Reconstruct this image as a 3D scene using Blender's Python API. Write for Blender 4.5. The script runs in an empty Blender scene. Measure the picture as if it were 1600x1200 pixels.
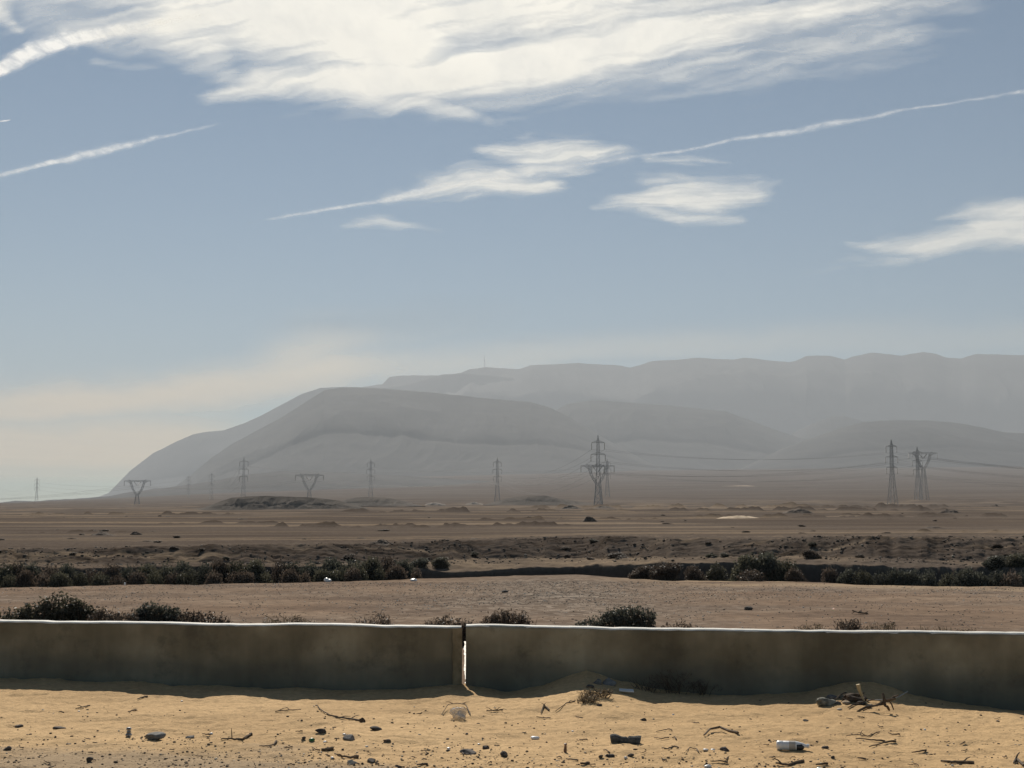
import bpy, math, random
import numpy as np
from mathutils import Vector, Matrix

# ------------------------------------------------------------------ camera, sky, sun, exposure
SC = bpy.context.scene
COL = SC.collection
F = 2133.0                                   # focal length in photo pixels (photo 1600 x 1200)
EYE = 2.5
PITCH = math.atan((787 - 600) / F)
cam_d = bpy.data.cameras.new('camera')
cam_d.sensor_width = 36.0
cam_d.lens = F / 1600 * 36.0
cam_d.clip_start = 0.1
cam_d.clip_end = 300000.0
cam = bpy.data.objects.new('camera', cam_d)
cam.location = (0, 0, EYE)
cam.rotation_euler = (math.pi / 2 + PITCH, 0, 0)
COL.objects.link(cam)
SC.camera = cam

SUN_EL = math.radians(37.0)
SUN_AZ = math.radians(-11.0)                 # from +Y towards +X
SUN_DIR = Vector((math.sin(SUN_AZ) * math.cos(SUN_EL), math.cos(SUN_AZ) * math.cos(SUN_EL), math.sin(SUN_EL)))
world = bpy.data.worlds.new('World')
SC.world = world
world.use_nodes = True
wn = world.node_tree
for n in list(wn.nodes):
    wn.nodes.remove(n)
sky = wn.nodes.new('ShaderNodeTexSky')
sky.sky_type = 'NISHITA'
sky.sun_disc = False
sky.sun_elevation = SUN_EL
sky.sun_rotation = SUN_AZ
sky.altitude = 0
sky.air_density = 0.75
sky.dust_density = 0.0
sky.ozone_density = 0.25
bg = wn.nodes.new('ShaderNodeBackground')
bg.inputs['Strength'].default_value = 0.05
wo = wn.nodes.new('ShaderNodeOutputWorld')
tint = wn.nodes.new('ShaderNodeMix')
tint.data_type = 'RGBA'; tint.blend_type = 'MULTIPLY'; tint.inputs[0].default_value = 1.0
tint.inputs[7].default_value = (0.88, 1.0, 0.98, 1)          # a slightly greener, dust-free blue
wn.links.new(sky.outputs[0], tint.inputs[6])
wn.links.new(tint.outputs[2], bg.inputs[0])
wn.links.new(bg.outputs[0], wo.inputs[0])

sun_d = bpy.data.lights.new('sun', 'SUN')
sun_d.energy = 5.0
sun_d.angle = math.radians(0.5)
sun_d.color = (1.0, 0.93, 0.82)
sun = bpy.data.objects.new('sun', sun_d)
sun.rotation_euler = SUN_DIR.to_track_quat('Z', 'Y').to_euler()
COL.objects.link(sun)

SC.view_settings.view_transform = 'Standard'
SC.view_settings.look = 'None'
SC.view_settings.gamma = 1.0
SC.view_settings.exposure = 0.3
SC.render.engine = 'CYCLES'
SC.cycles.max_bounces = 6
SC.cycles.volume_bounces = 1
SC.cycles.transparent_max_bounces = 16
SC.cycles.use_denoising = True
HAZE_DENSITY = 1.0e-4

random.seed(7)
RNG = np.random.default_rng(7)

# ------------------------------------------------------------------ projection helpers
cp, sp = math.cos(PITCH), math.sin(PITCH)


def z_at(v, Y):
    """height at depth Y seen at photo row v"""
    return EYE + Y * np.tan(PITCH + np.arctan((600.0 - np.asarray(v, float)) / F))


def x_at(u, Y, z):
    return (np.asarray(u, float) - 800.0) / F * (np.asarray(Y) * cp + (np.asarray(z) - EYE) * sp)


def pt(u, v, Y):
    z = z_at(v, Y)
    return np.array([x_at(u, Y, z), Y, z], dtype=object if np.ndim(u) else float)


def y_at(v, z):
    """depth of height z seen at photo row v"""
    return (np.asarray(z, float) - EYE) / np.tan(PITCH + np.arctan((600.0 - np.asarray(v, float)) / F))


def table(t):
    a = np.array(sorted(t), float)
    return lambda u: np.interp(u, a[:, 0], a[:, 1])


# ------------------------------------------------------------------ noise
def _hash(ix, iy, seed):
    h = (ix.astype(np.int64) * 374761393 + iy.astype(np.int64) * 668265263 + seed * 1442695041) & 0xFFFFFFFF
    h = ((h ^ (h >> 13)) * 1274126177) & 0xFFFFFFFF
    h = h ^ (h >> 16)
    return (h & 0xFFFFFF) / float(0xFFFFFF)


def vnoise(x, y, seed=0):
    x, y = np.asarray(x, float), np.asarray(y, float)
    ix, iy = np.floor(x), np.floor(y)
    fx, fy = x - ix, y - iy
    ix, iy = ix.astype(np.int64), iy.astype(np.int64)
    sx, sy = fx * fx * fx * (fx * (fx * 6 - 15) + 10), fy * fy * fy * (fy * (fy * 6 - 15) + 10)
    a, b = _hash(ix, iy, seed), _hash(ix + 1, iy, seed)
    c, d = _hash(ix, iy + 1, seed), _hash(ix + 1, iy + 1, seed)
    return (a + (b - a) * sx) * (1 - sy) + (c + (d - c) * sx) * sy


def fbm(x, y, octs=4, seed=0, gain=0.5, lac=2.03):
    s, amp, tot = 0.0, 1.0, 0.0
    x, y = np.asarray(x, float), np.asarray(y, float)
    for o in range(octs):
        s = s + amp * vnoise(x + 17.3 * o, y - 9.1 * o, seed + o * 31)
        tot += amp
        amp *= gain
        x, y = x * lac, y * lac
    return s / tot


def ridged(x, y, octs=4, seed=0):
    s, amp, tot = 0.0, 1.0, 0.0
    for o in range(octs):
        s = s + amp * (1 - np.abs(2 * vnoise(x, y, seed + o * 13) - 1))
        tot += amp
        amp *= 0.5
        x, y = x * 2.05 + 3.7, y * 2.05 - 1.3
    return s / tot


# ------------------------------------------------------------------ object helpers
def link_mesh(name, me, mat=None, parent=None):
    o = bpy.data.objects.new(name, me)
    if mat is not None:
        me.materials.append(mat)
    COL.objects.link(o)
    if parent is not None:
        o.parent = parent
    return o


def tag(o, label=None, cat=None, group=None, kind=None):
    if label: o['label'] = label
    if cat: o['category'] = cat
    if group: o['group'] = group
    if kind: o['kind'] = kind
    return o


def thing(name, loc, rz=0.0, label=None, cat=None, group=None, scale=1.0):
    o = bpy.data.objects.new(name, None)
    o.empty_display_size = 0.2
    o.location = loc
    o.rotation_euler = (0, 0, rz)
    o.scale = (scale, scale, scale)
    COL.objects.link(o)
    return tag(o, label, cat, group)


def mesh_np(name, V, faces_flat, nper, smooth=False):
    """V (n,3); faces_flat (m, nper)"""
    me = bpy.data.meshes.new(name)
    V = np.asarray(V, np.float32)
    Fc = np.asarray(faces_flat, np.int32)
    m = len(Fc)
    me.vertices.add(len(V)); me.vertices.foreach_set('co', V.ravel())
    me.loops.add(m * nper); me.loops.foreach_set('vertex_index', Fc.ravel())
    me.polygons.add(m)
    me.polygons.foreach_set('loop_start', np.arange(m, dtype=np.int32) * nper)
    if smooth:
        me.polygons.foreach_set('use_smooth', np.ones(m, bool))
    me.update(calc_edges=True)
    return me


def grid_mesh(name, X, Y, Z, smooth=True, keep=None, attrs=None):
    n, m = X.shape
    V = np.stack([X, Y, Z], -1).reshape(-1, 3)
    idx = np.arange(n * m).reshape(n, m)
    q = np.stack([idx[:-1, :-1], idx[:-1, 1:], idx[1:, 1:], idx[1:, :-1]], -1)
    if keep is not None:
        q = q[keep]
    else:
        q = q.reshape(-1, 4)
    if keep is not None:                      # drop unused vertices
        used, inv = np.unique(q.ravel(), return_inverse=True)
        V = V[used]; q = inv.reshape(-1, 4)
    me = mesh_np(name, V, q, 4, smooth)
    for k, a in (attrs or {}).items():
        a = a.reshape(-1)
        if keep is not None: a = a[used]
        at = me.attributes.new(k, 'FLOAT', 'POINT')
        at.data.foreach_set('value', a.astype(np.float32))
    return me


class MB:
    """collects bars, tubes, boxes and blobs into one mesh"""
    def __init__(self):
        self.v, self.f = [], []

    def add(self, verts, faces):
        b = len(self.v)
        self.v += [tuple(p) for p in verts]
        self.f += [tuple(i + b for i in f) for f in faces]

    def bar(self, a, b, w, w2=None, n=4):
        self.tube([a, b], [w, w if w2 is None else w2], n)

    def tube(self, pts, rad, n=6):
        pts = [Vector(p) for p in pts]
        if not hasattr(rad, '__len__'): rad = [rad] * len(pts)
        vs, fs = [], []
        for i, p in enumerate(pts):
            d = (pts[min(i + 1, len(pts) - 1)] - pts[max(i - 1, 0)])
            if d.length < 1e-9: d = Vector((0, 0, 1))
            d.normalize()
            ref = Vector((0, 0, 1)) if abs(d.z) < 0.95 else Vector((1, 0, 0))
            a = d.cross(ref).normalized(); c = d.cross(a).normalized()
            for k in range(n):
                t = 2 * math.pi * (k + 0.5) / n
                vs.append(p + (a * math.cos(t) + c * math.sin(t)) * rad[i])
        for i in range(len(pts) - 1):
            for k in range(n):
                k2 = (k + 1) % n
                fs.append((i * n + k, i * n + k2, (i + 1) * n + k2, (i + 1) * n + k))
        fs.append(tuple(range(n - 1, -1, -1)))
        e = (len(pts) - 1) * n
        fs.append(tuple(range(e, e + n)))
        self.add(vs, fs)

    def lathe(self, prof, n=16, M=None):
        """prof: list of (r, z); closed at both ends"""
        M = M or Matrix()
        vs, fs = [], []
        for r, z in prof:
            for k in range(n):
                t = 2 * math.pi * k / n
                vs.append(M @ Vector((r * math.cos(t), r * math.sin(t), z)))
        for i in range(len(prof) - 1):
            for k in range(n):
                k2 = (k + 1) % n
                fs.append((i * n + k, i * n + k2, (i + 1) * n + k2, (i + 1) * n + k))
        fs.append(tuple(range(n - 1, -1, -1)))
        e = (len(prof) - 1) * n
        fs.append(tuple(range(e, e + n)))
        self.add(vs, fs)

    def build(self, name, mat, parent=None, smooth=False, mesh_only=False):
        me = bpy.data.meshes.new(name)
        me.from_pydata(self.v, [], self.f)
        if smooth:
            me.polygons.foreach_set('use_smooth', np.ones(len(me.polygons), bool))
        me.update()
        if mesh_only:
            me.materials.append(mat)
            return me
        return link_mesh(name, me, mat, parent)


# ------------------------------------------------------------------ materials
def new_mat(name):
    m = bpy.data.materials.new(name)
    m.use_nodes = True
    nt = m.node_tree
    b = nt.nodes['Principled BSDF']
    b.inputs['Specular IOR Level'].default_value = 0.2
    return m, nt, b


def N(nt, typ, **kw):
    n = nt.nodes.new(typ)
    for k, v in kw.items():
        if k in n.inputs.keys(): n.inputs[k].default_value = v
        else: setattr(n, k, v)
    return n


def ramp(nt, src, stops):
    r = nt.nodes.new('ShaderNodeValToRGB')
    cr = r.color_ramp
    while len(cr.elements) < len(stops): cr.elements.new(0.5)
    for e, (p, c) in zip(cr.elements, stops):
        e.position = p
        e.color = tuple(c) + (1,) if len(c) == 3 else c
    nt.links.new(src, r.inputs[0])
    return r


def mixc(nt, fac, a, b, mode='MIX'):
    m = nt.nodes.new('ShaderNodeMix')
    m.data_type = 'RGBA'; m.blend_type = mode
    for sock, val in ((m.inputs[0], fac), (m.inputs[6], a), (m.inputs[7], b)):
        if hasattr(val, 'links'): nt.links.new(val, sock)
        elif isinstance(val, (int, float)): sock.default_value = val
        else: sock.default_value = tuple(val) + (1,)
    return m.outputs[2]


def noise(nt, vec, scale, detail=4.0, rough=0.55, out=0):
    n = N(nt, 'ShaderNodeTexNoise', Scale=scale, Detail=detail, Roughness=rough)
    if vec is not None: nt.links.new(vec, n.inputs['Vector'])
    return n.outputs[out]


def bump(nt, b, h, strength=0.5, dist=0.02):
    n = N(nt, 'ShaderNodeBump', Strength=strength, Distance=dist)
    nt.links.new(h, n.inputs['Height'])
    nt.links.new(n.outputs[0], b.inputs['Normal'])


def simple(name, c1, c2=None, scale=6.0, rough=0.8, bump_s=0.0, dist=0.01, spec=0.2, metal=0.0, lo=0.35, hi=0.65, seedvar=0.25):
    """two-tone noisy material, each object a little different"""
    m, nt, b = new_mat(name)
    tc = nt.nodes.new('ShaderNodeTexCoord')
    oi = nt.nodes.new('ShaderNodeObjectInfo')
    c2 = c2 or c1
    nz = noise(nt, tc.outputs['Object'], scale)
    r = ramp(nt, nz, [(lo, c1), (hi, c2)])
    hsv = nt.nodes.new('ShaderNodeHueSaturation')
    mr = N(nt, 'ShaderNodeMapRange')
    mr.inputs['To Min'].default_value = 1 - seedvar
    mr.inputs['To Max'].default_value = 1 + seedvar
    nt.links.new(oi.outputs['Random'], mr.inputs[0])
    nt.links.new(mr.outputs[0], hsv.inputs['Value'])
    nt.links.new(r.outputs[0], hsv.inputs['Color'])
    nt.links.new(hsv.outputs[0], b.inputs['Base Color'])
    b.inputs['Roughness'].default_value = rough
    b.inputs['Metallic'].default_value = metal
    b.inputs['Specular IOR Level'].default_value = spec
    if bump_s: bump(nt, b, noise(nt, tc.outputs['Object'], scale * 4), bump_s, dist)
    return m


def sand_material():
    m, nt, b = new_mat('sand_surface')
    g = nt.nodes.new('ShaderNodeNewGeometry')
    P = g.outputs['Position']
    big = noise(nt, P, 0.45, 3, 0.5)
    c = ramp(nt, big, [(0.35, (0.53, 0.355, 0.18)), (0.65, (0.64, 0.435, 0.225))]).outputs[0]
    # greyer compacted dirt nearer the road, with a ragged edge
    at = N(nt, 'ShaderNodeAttribute', attribute_name='dirt')
    c = mixc(nt, at.outputs['Fac'], c, (0.33, 0.25, 0.165))
    fine = noise(nt, P, 14.0, 6, 0.65)
    c = mixc(nt, 1.0, c, ramp(nt, fine, [(0.3, (0.74, 0.72, 0.70)), (0.68, (1.08, 1.08, 1.08))]).outputs[0], 'MULTIPLY')
    # crumbs of dark litter and small gravel
    vo = N(nt, 'ShaderNodeTexVoronoi', Scale=9.0)
    nt.links.new(P, vo.inputs['Vector'])
    vo2 = N(nt, 'ShaderNodeTexVoronoi', Scale=31.0)
    nt.links.new(P, vo2.inputs['Vector'])
    for v, a, bb, k in ((vo, 0.05, 0.13, 0.55), (vo2, 0.06, 0.20, 0.40)):
        msk = ramp(nt, v.outputs['Distance'], [(a, (k,) * 3), (bb, (0,) * 3)]).outputs[0]
        sel = ramp(nt, v.outputs['Color'], [(0.45, (0,) * 3), (0.60, (1,) * 3)]).outputs[0]
        f = nt.nodes.new('ShaderNodeMath'); f.operation = 'MULTIPLY'
        nt.links.new(msk, f.inputs[0]); nt.links.new(sel, f.inputs[1])
        c = mixc(nt, f.outputs[0], c, (0.12, 0.085, 0.055))
    nt.links.new(c, b.inputs['Base Color'])
    b.inputs['Roughness'].default_value = 0.95
    b.inputs['Specular IOR Level'].default_value = 0.1
    h = nt.nodes.new('ShaderNodeMath'); h.operation = 'ADD'
    nt.links.new(noise(nt, P, 9.0, 6, 0.65), h.inputs[0]); nt.links.new(noise(nt, P, 45.0, 3, 0.6), h.inputs[1])
    bump(nt, b, h.outputs[0], 0.55, 0.03)
    return m


def ground_material():
    m, nt, b = new_mat('desert_ground')
    g = nt.nodes.new('ShaderNodeNewGeometry')
    P = g.outputs['Position']
    mp = N(nt, 'ShaderNodeMapping')
    nt.links.new(P, mp.inputs['Vector'])
    mp.inputs['Scale'].default_value = (0.35, 1.0, 1.0)
    big = noise(nt, mp.outputs[0], 0.012, 5, 0.6)
    med = noise(nt, mp.outputs[0], 0.11, 4, 0.6)
    c = ramp(nt, big, [(0.35, (0.102, 0.080, 0.065)), (0.5, (0.126, 0.101, 0.083)), (0.68, (0.156, 0.128, 0.107))]).outputs[0]
    c = mixc(nt, 1.0, c, ramp(nt, med, [(0.3, (0.80, 0.78, 0.77)), (0.7, (1.12, 1.12, 1.10))]).outputs[0], 'MULTIPLY')
    fine = noise(nt, P, 3.0, 6, 0.7)
    c = mixc(nt, 1.0, c, ramp(nt, fine, [(0.32, (0.72, 0.72, 0.72)), (0.68, (1.2, 1.2, 1.2))]).outputs[0], 'MULTIPLY')
    fld = N(nt, 'ShaderNodeAttribute', attribute_name='field')
    c = mixc(nt, fld.outputs['Fac'], c, mixc(nt, 1.0, ramp(nt, noise(nt, mp.outputs[0], 0.5, 5, 0.65), [(0.32, (0.165, 0.122, 0.094)), (0.5, (0.235, 0.170, 0.124)), (0.68, (0.30, 0.225, 0.165))]).outputs[0], ramp(nt, fine, [(0.3, (0.72, 0.72, 0.72)), (0.7, (1.22, 1.2, 1.18))]).outputs[0], 'MULTIPLY'))
    pale = N(nt, 'ShaderNodeAttribute', attribute_name='pale')
    pm = nt.nodes.new('ShaderNodeMath'); pm.operation = 'MULTIPLY'
    nt.links.new(pale.outputs['Fac'], pm.inputs[0])
    nt.links.new(ramp(nt, noise(nt, P, 1.3, 5, 0.65), [(0.3, (0.25,) * 3), (0.62, (1,) * 3)]).outputs[0], pm.inputs[1])
    c = mixc(nt, pm.outputs[0], c, (0.40, 0.30, 0.20))
    grav = N(nt, 'ShaderNodeAttribute', attribute_name='gravelly')
    vo = N(nt, 'ShaderNodeTexVoronoi', Scale=5.0)
    nt.links.new(P, vo.inputs['Vector'])
    gc = ramp(nt, vo.outputs['Color'], [(0.2, (0.10, 0.085, 0.072)), (0.6, (0.21, 0.18, 0.15)), (0.9, (0.40, 0.34, 0.28))]).outputs[0]
    c = mixc(nt, grav.outputs['Fac'], c, gc)
    dark = N(nt, 'ShaderNodeAttribute', attribute_name='earth')  # painted ditch shade, plus dark bank blotches and berms
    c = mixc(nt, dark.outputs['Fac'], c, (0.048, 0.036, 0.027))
    nt.links.new(c, b.inputs['Base Color'])
    b.inputs['Roughness'].default_value = 0.95
    b.inputs['Specular IOR Level'].default_value = 0.0
    bump(nt, b, noise(nt, P, 4.0, 6, 0.7), 0.35, 0.06)
    return m


def rock_material(name, c1, c2, scale):
    m, nt, b = new_mat(name)
    g = nt.nodes.new('ShaderNodeNewGeometry')
    mp = N(nt, 'ShaderNodeMapping')
    mp.inputs['Scale'].default_value = (1, 1, 3.5)
    nt.links.new(g.outputs['Position'], mp.inputs['Vector'])
    nz = noise(nt, mp.outputs[0], scale, 6, 0.6)
    c = ramp(nt, nz, [(0.35, c1), (0.65, c2)]).outputs[0]
    nt.links.new(c, b.inputs['Base Color'])
    b.inputs['Roughness'].default_value = 0.95
    b.inputs['Specular IOR Level'].default_value = 0.05
    return m


def wall_material():
    m, nt, b = new_mat('stained_concrete')
    tc = nt.nodes.new('ShaderNodeTexCoord')
    P = tc.outputs['Object']
    big = noise(nt, P, 0.9, 4, 0.55)
    c = ramp(nt, big, [(0.32, (0.165, 0.136, 0.088)), (0.5, (0.25, 0.21, 0.14)), (0.66, (0.38, 0.325, 0.225))]).outputs[0]
    mp = N(nt, 'ShaderNodeMapping'); mp.inputs['Scale'].default_value = (1, 1, 0.12)
    nt.links.new(P, mp.inputs['Vector'])
    st = noise(nt, mp.outputs[0], 5.0, 5, 0.6)
    c = mixc(nt, 1.0, c, ramp(nt, st, [(0.3, (0.88, 0.87, 0.86)), (0.68, (1.07, 1.06, 1.05))]).outputs[0], 'MULTIPLY')
    # darker foot of the wall with an uneven upper edge
    sep = nt.nodes.new('ShaderNodeSeparateXYZ'); nt.links.new(P, sep.inputs[0])
    w = nt.nodes.new('ShaderNodeMath'); w.operation = 'MULTIPLY_ADD'
    nt.links.new(noise(nt, P, 1.1, 4, 0.5), w.inputs[0]); w.inputs[1].default_value = -0.55
    nt.links.new(sep.outputs['Z'], w.inputs[2])
    foot_mask = ramp(nt, w.outputs[0], [(0.0, (0.42,) * 3), (0.16, (0,) * 3)]).outputs[0]
    c = mixc(nt, foot_mask, c, (0.10, 0.10, 0.085))
    blot = ramp(nt, noise(nt, P, 2.3, 6, 0.7), [(0.54, (0,) * 3), (0.68, (0.5,) * 3)]).outputs[0]
    c = mixc(nt, blot, c, (0.10, 0.088, 0.064))
    nt.links.new(c, b.inputs['Base Color'])
    b.inputs['Roughness'].default_value = 0.92
    bump(nt, b, noise(nt, P, 16.0, 5, 0.6), 0.4, 0.02)
    return m


M = {}
M['sand'] = sand_material()
M['ground'] = ground_material()
M['wall'] = wall_material()
M['coping'] = simple('white_coping', (0.66, 0.63, 0.56), (0.80, 0.77, 0.70), 3.0, 0.7, 0.3, 0.01, seedvar=0.02)
M['plaster'] = simple('broken_plaster', (0.55, 0.52, 0.45), (0.85, 0.82, 0.74), 14.0, 0.8, 0.5, 0.02, seedvar=0.02)
M['mount'] = rock_material('mountain_rock', (0.026, 0.025, 0.024), (0.056, 0.052, 0.049), 0.0034)
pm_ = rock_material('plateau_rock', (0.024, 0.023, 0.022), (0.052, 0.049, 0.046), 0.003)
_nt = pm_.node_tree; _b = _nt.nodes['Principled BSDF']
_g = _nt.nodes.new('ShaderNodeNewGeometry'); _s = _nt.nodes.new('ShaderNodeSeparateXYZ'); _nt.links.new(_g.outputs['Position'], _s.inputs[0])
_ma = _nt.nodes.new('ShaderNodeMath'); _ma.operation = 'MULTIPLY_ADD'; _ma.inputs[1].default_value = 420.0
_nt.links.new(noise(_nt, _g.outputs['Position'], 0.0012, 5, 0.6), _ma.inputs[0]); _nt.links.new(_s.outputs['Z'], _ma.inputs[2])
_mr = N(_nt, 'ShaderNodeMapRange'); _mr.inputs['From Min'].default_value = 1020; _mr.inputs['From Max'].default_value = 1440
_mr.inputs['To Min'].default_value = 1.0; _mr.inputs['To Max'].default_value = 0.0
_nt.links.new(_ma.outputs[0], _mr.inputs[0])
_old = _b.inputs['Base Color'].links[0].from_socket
_nt.links.new(mixc(_nt, _mr.outputs[0], _old, (0.13, 0.12, 0.11)), _b.inputs['Base Color'])      # ground haze painted into the paler lower slope
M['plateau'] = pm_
M['lowhill'] = rock_material('low_hill_earth', (0.055, 0.044, 0.036), (0.095, 0.076, 0.060), 0.06)
M['steel'] = simple('galvanised_steel', (0.22, 0.22, 0.22), (0.30, 0.30, 0.30), 0.5, 0.6, seedvar=0.05)
M['insulator'] = simple('glazed_insulator', (0.07, 0.06, 0.055), None, 1.0, 0.4, seedvar=0.05)
M['wire'] = simple('weathered_wire', (0.14, 0.14, 0.14), None, 1.0, 0.6, seedvar=0.0)
M['mast'] = simple('mast_steel', (0.14, 0.13, 0.13), None, 1.0, 0.6, seedvar=0.0)
M['stone_dark'] = simple('dark_stone', (0.050, 0.042, 0.036), (0.12, 0.10, 0.085), 22.0, 0.85, 0.5, 0.01)
M['stone_grey'] = simple('grey_stone', (0.16, 0.145, 0.13), (0.28, 0.26, 0.235), 16.0, 0.85, 0.5, 0.01)
M['stone_pale'] = simple('pale_stone', (0.40, 0.35, 0.28), (0.60, 0.54, 0.45), 16.0, 0.85, 0.4, 0.01)
M['twig'] = simple('dry_twig', (0.060, 0.043, 0.030), (0.14, 0.10, 0.066), 18.0, 0.85)
M['cane'] = simple('pale_cane', (0.42, 0.33, 0.18), (0.52, 0.42, 0.25), 10.0, 0.7)
M['hose'] = simple('grey_hose', (0.34, 0.33, 0.30), (0.42, 0.40, 0.36), 10.0, 0.6)
M['white_plastic'] = simple('white_plastic', (0.78, 0.77, 0.74), (0.86, 0.85, 0.83), 9.0, 0.35, spec=0.5, seedvar=0.04)
M['black_plastic'] = simple('black_plastic', (0.012, 0.012, 0.015), (0.03, 0.03, 0.034), 9.0, 0.35, spec=0.5)
M['char'] = simple('charred_lump', (0.050, 0.050, 0.047), (0.13, 0.125, 0.115), 20.0, 0.85, 0.6, 0.02)
M['tin'] = simple('scuffed_tin', (0.10, 0.11, 0.12), (0.55, 0.55, 0.55), 30.0, 0.35, metal=0.5, spec=0.5)
M['green_glass'] = simple('green_plastic', (0.02, 0.12, 0.04), (0.04, 0.2, 0.07), 9.0, 0.3, spec=0.5)
M['rag'] = simple('dirty_rag', (0.10, 0.10, 0.085), (0.34, 0.33, 0.27), 11.0, 0.9, 0.4, 0.02)
M['brown_cap'] = simple('brown_bottle_glass', (0.12, 0.06, 0.04), (0.3, 0.2, 0.17), 30.0, 0.3, spec=0.5)
M['earth'] = simple('turned_earth', (0.060, 0.042, 0.030), (0.115, 0.083, 0.060), 1.4, 0.95, 0.6, 0.1, seedvar=0.15)
M['sandgrey'] = simple('grey_spoil', (0.15, 0.125, 0.10), (0.24, 0.20, 0.165), 0.3, 0.95, 0.4, 0.1, seedvar=0.1)
M['palesand'] = simple('pale_sand_heap', (0.40, 0.30, 0.20), (0.55, 0.43, 0.30), 0.8, 0.95, 0.4, 0.1, seedvar=0.1)


def film_material():
    m, nt, b = new_mat('clear_plastic_film')
    b.inputs['Base Color'].default_value = (0.50, 0.47, 0.44, 1)
    b.inputs['Roughness'].default_value = 0.18
    b.inputs['Specular IOR Level'].default_value = 0.9
    tr = nt.nodes.new('ShaderNodeBsdfTransparent')
    mx = nt.nodes.new('ShaderNodeMixShader')
    tc = nt.nodes.new('ShaderNodeTexCoord')
    r = ramp(nt, noise(nt, tc.outputs['Object'], 14.0), [(0.38, (0.12,) * 3), (0.62, (0.85,) * 3)])
    nt.links.new(r.outputs[0], mx.inputs[0])
    nt.links.new(tr.outputs[0], mx.inputs[1]); nt.links.new(b.outputs[0], mx.inputs[2])
    nt.links.new(mx.outputs[0], nt.nodes['Material Output'].inputs['Surface'])
    return m


def leaf_material(name, c1, c2):
    m, nt, b = new_mat(name)
    g = nt.nodes.new('ShaderNodeNewGeometry')
    oi = nt.nodes.new('ShaderNodeObjectInfo')
    r = ramp(nt, g.outputs['Random Per Island'], [(0.0, c1), (1.0, c2)])
    hsv = nt.nodes.new('ShaderNodeHueSaturation')
    mr = N(nt, 'ShaderNodeMapRange'); mr.inputs['To Min'].default_value = 0.75; mr.inputs['To Max'].default_value = 1.3
    nt.links.new(oi.outputs['Random'], mr.inputs[0]); nt.links.new(mr.outputs[0], hsv.inputs['Value'])
    nt.links.new(r.outputs[0], hsv.inputs['Color'])
    nt.links.new(hsv.outputs[0], b.inputs['Base Color'])
    b.inputs['Roughness'].default_value = 0.6
    tl = nt.nodes.new('ShaderNodeBsdfTranslucent')
    nt.links.new(hsv.outputs[0], tl.inputs['Color'])
    mx = nt.nodes.new('ShaderNodeMixShader'); mx.inputs[0].default_value = 0.35
    nt.links.new(b.outputs[0], mx.inputs[1]); nt.links.new(tl.outputs[0], mx.inputs[2])
    nt.links.new(mx.outputs[0], nt.nodes['Material Output'].inputs['Surface'])
    return m


M['film'] = film_material()
M['leaf_olive'] = leaf_material('olive_leaf', (0.055, 0.053, 0.036), (0.135, 0.125, 0.084))
M['leaf_green'] = leaf_material('dull_green_leaf', (0.050, 0.052, 0.040), (0.120, 0.118, 0.090))
M['leaf_brown'] = leaf_material('dry_brown_leaf', (0.068, 0.052, 0.040), (0.150, 0.114, 0.086))
M['leaf_straw'] = leaf_material('straw_blade', (0.075, 0.060, 0.040), (0.20, 0.155, 0.10))


def cloud_material(name, col, rough_scale, fine=0.35):
    m, nt, b = new_mat(name)
    nt.nodes.remove(b)
    at = N(nt, 'ShaderNodeAttribute', attribute_name='cover')
    g = nt.nodes.new('ShaderNodeNewGeometry')
    mp = N(nt, 'ShaderNodeMapping'); mp.inputs['Scale'].default_value = (1.0, 0.32, 1.0)
    mp.inputs['Rotation'].default_value = (0, 0, math.radians(-35))
    nt.links.new(g.outputs['Position'], mp.inputs['Vector'])
    nz = noise(nt, mp.outputs[0], rough_scale, 5, 0.62)
    mr = N(nt, 'ShaderNodeMapRange')
    mr.inputs['From Min'].default_value = 0.28; mr.inputs['From Max'].default_value = 0.72
    mr.inputs['To Min'].default_value = 1.0 - fine; mr.inputs['To Max'].default_value = 1.0 + fine
    nt.links.new(nz, mr.inputs[0])
    mu = nt.nodes.new('ShaderNodeMath'); mu.operation = 'MULTIPLY'; mu.use_clamp = True
    nt.links.new(at.outputs['Fac'], mu.inputs[0]); nt.links.new(mr.outputs[0], mu.inputs[1])
    tl = nt.nodes.new('ShaderNodeBsdfTranslucent'); tl.inputs['Color'].default_value = tuple(col) + (1,)
    tr = nt.nodes.new('ShaderNodeBsdfTransparent')
    mx = nt.nodes.new('ShaderNodeMixShader')
    nt.links.new(mu.outputs[0], mx.inputs[0])
    nt.links.new(tr.outputs[0], mx.inputs[1]); nt.links.new(tl.outputs[0], mx.inputs[2])
    nt.links.new(mx.outputs[0], nt.nodes['Material Output'].inputs['Surface'])
    return m


# ------------------------------------------------------------------ wall line
# front face of the two wall segments (x, Y); top at WALL_H
WALL_H = 0.83
WALL_T = 0.27


def wpt(u, v):
    Y = float(y_at(v, WALL_H))
    return Vector((float(x_at(u, Y, WALL_H)), Y, 0))


LA, LB = wpt(0, 970.5), wpt(722, 979.5)
RA, RB = wpt(728, 978.5), wpt(1600, 990.5)
LD = (LB - LA).normalized(); RD = (RB - RA).normalized()
LA = LA - LD * 9.0
RB = RB + RD * 9.0


def wall_y(x):
    x = np.asarray(x, float)
    yl = LA.y + (x - LA.x) * (LD.y / LD.x)
    yr = RA.y + (x - RA.x) * (RD.y / RD.x)
    return np.where(x < (LB.x + RA.x) / 2, yl, yr)


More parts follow.
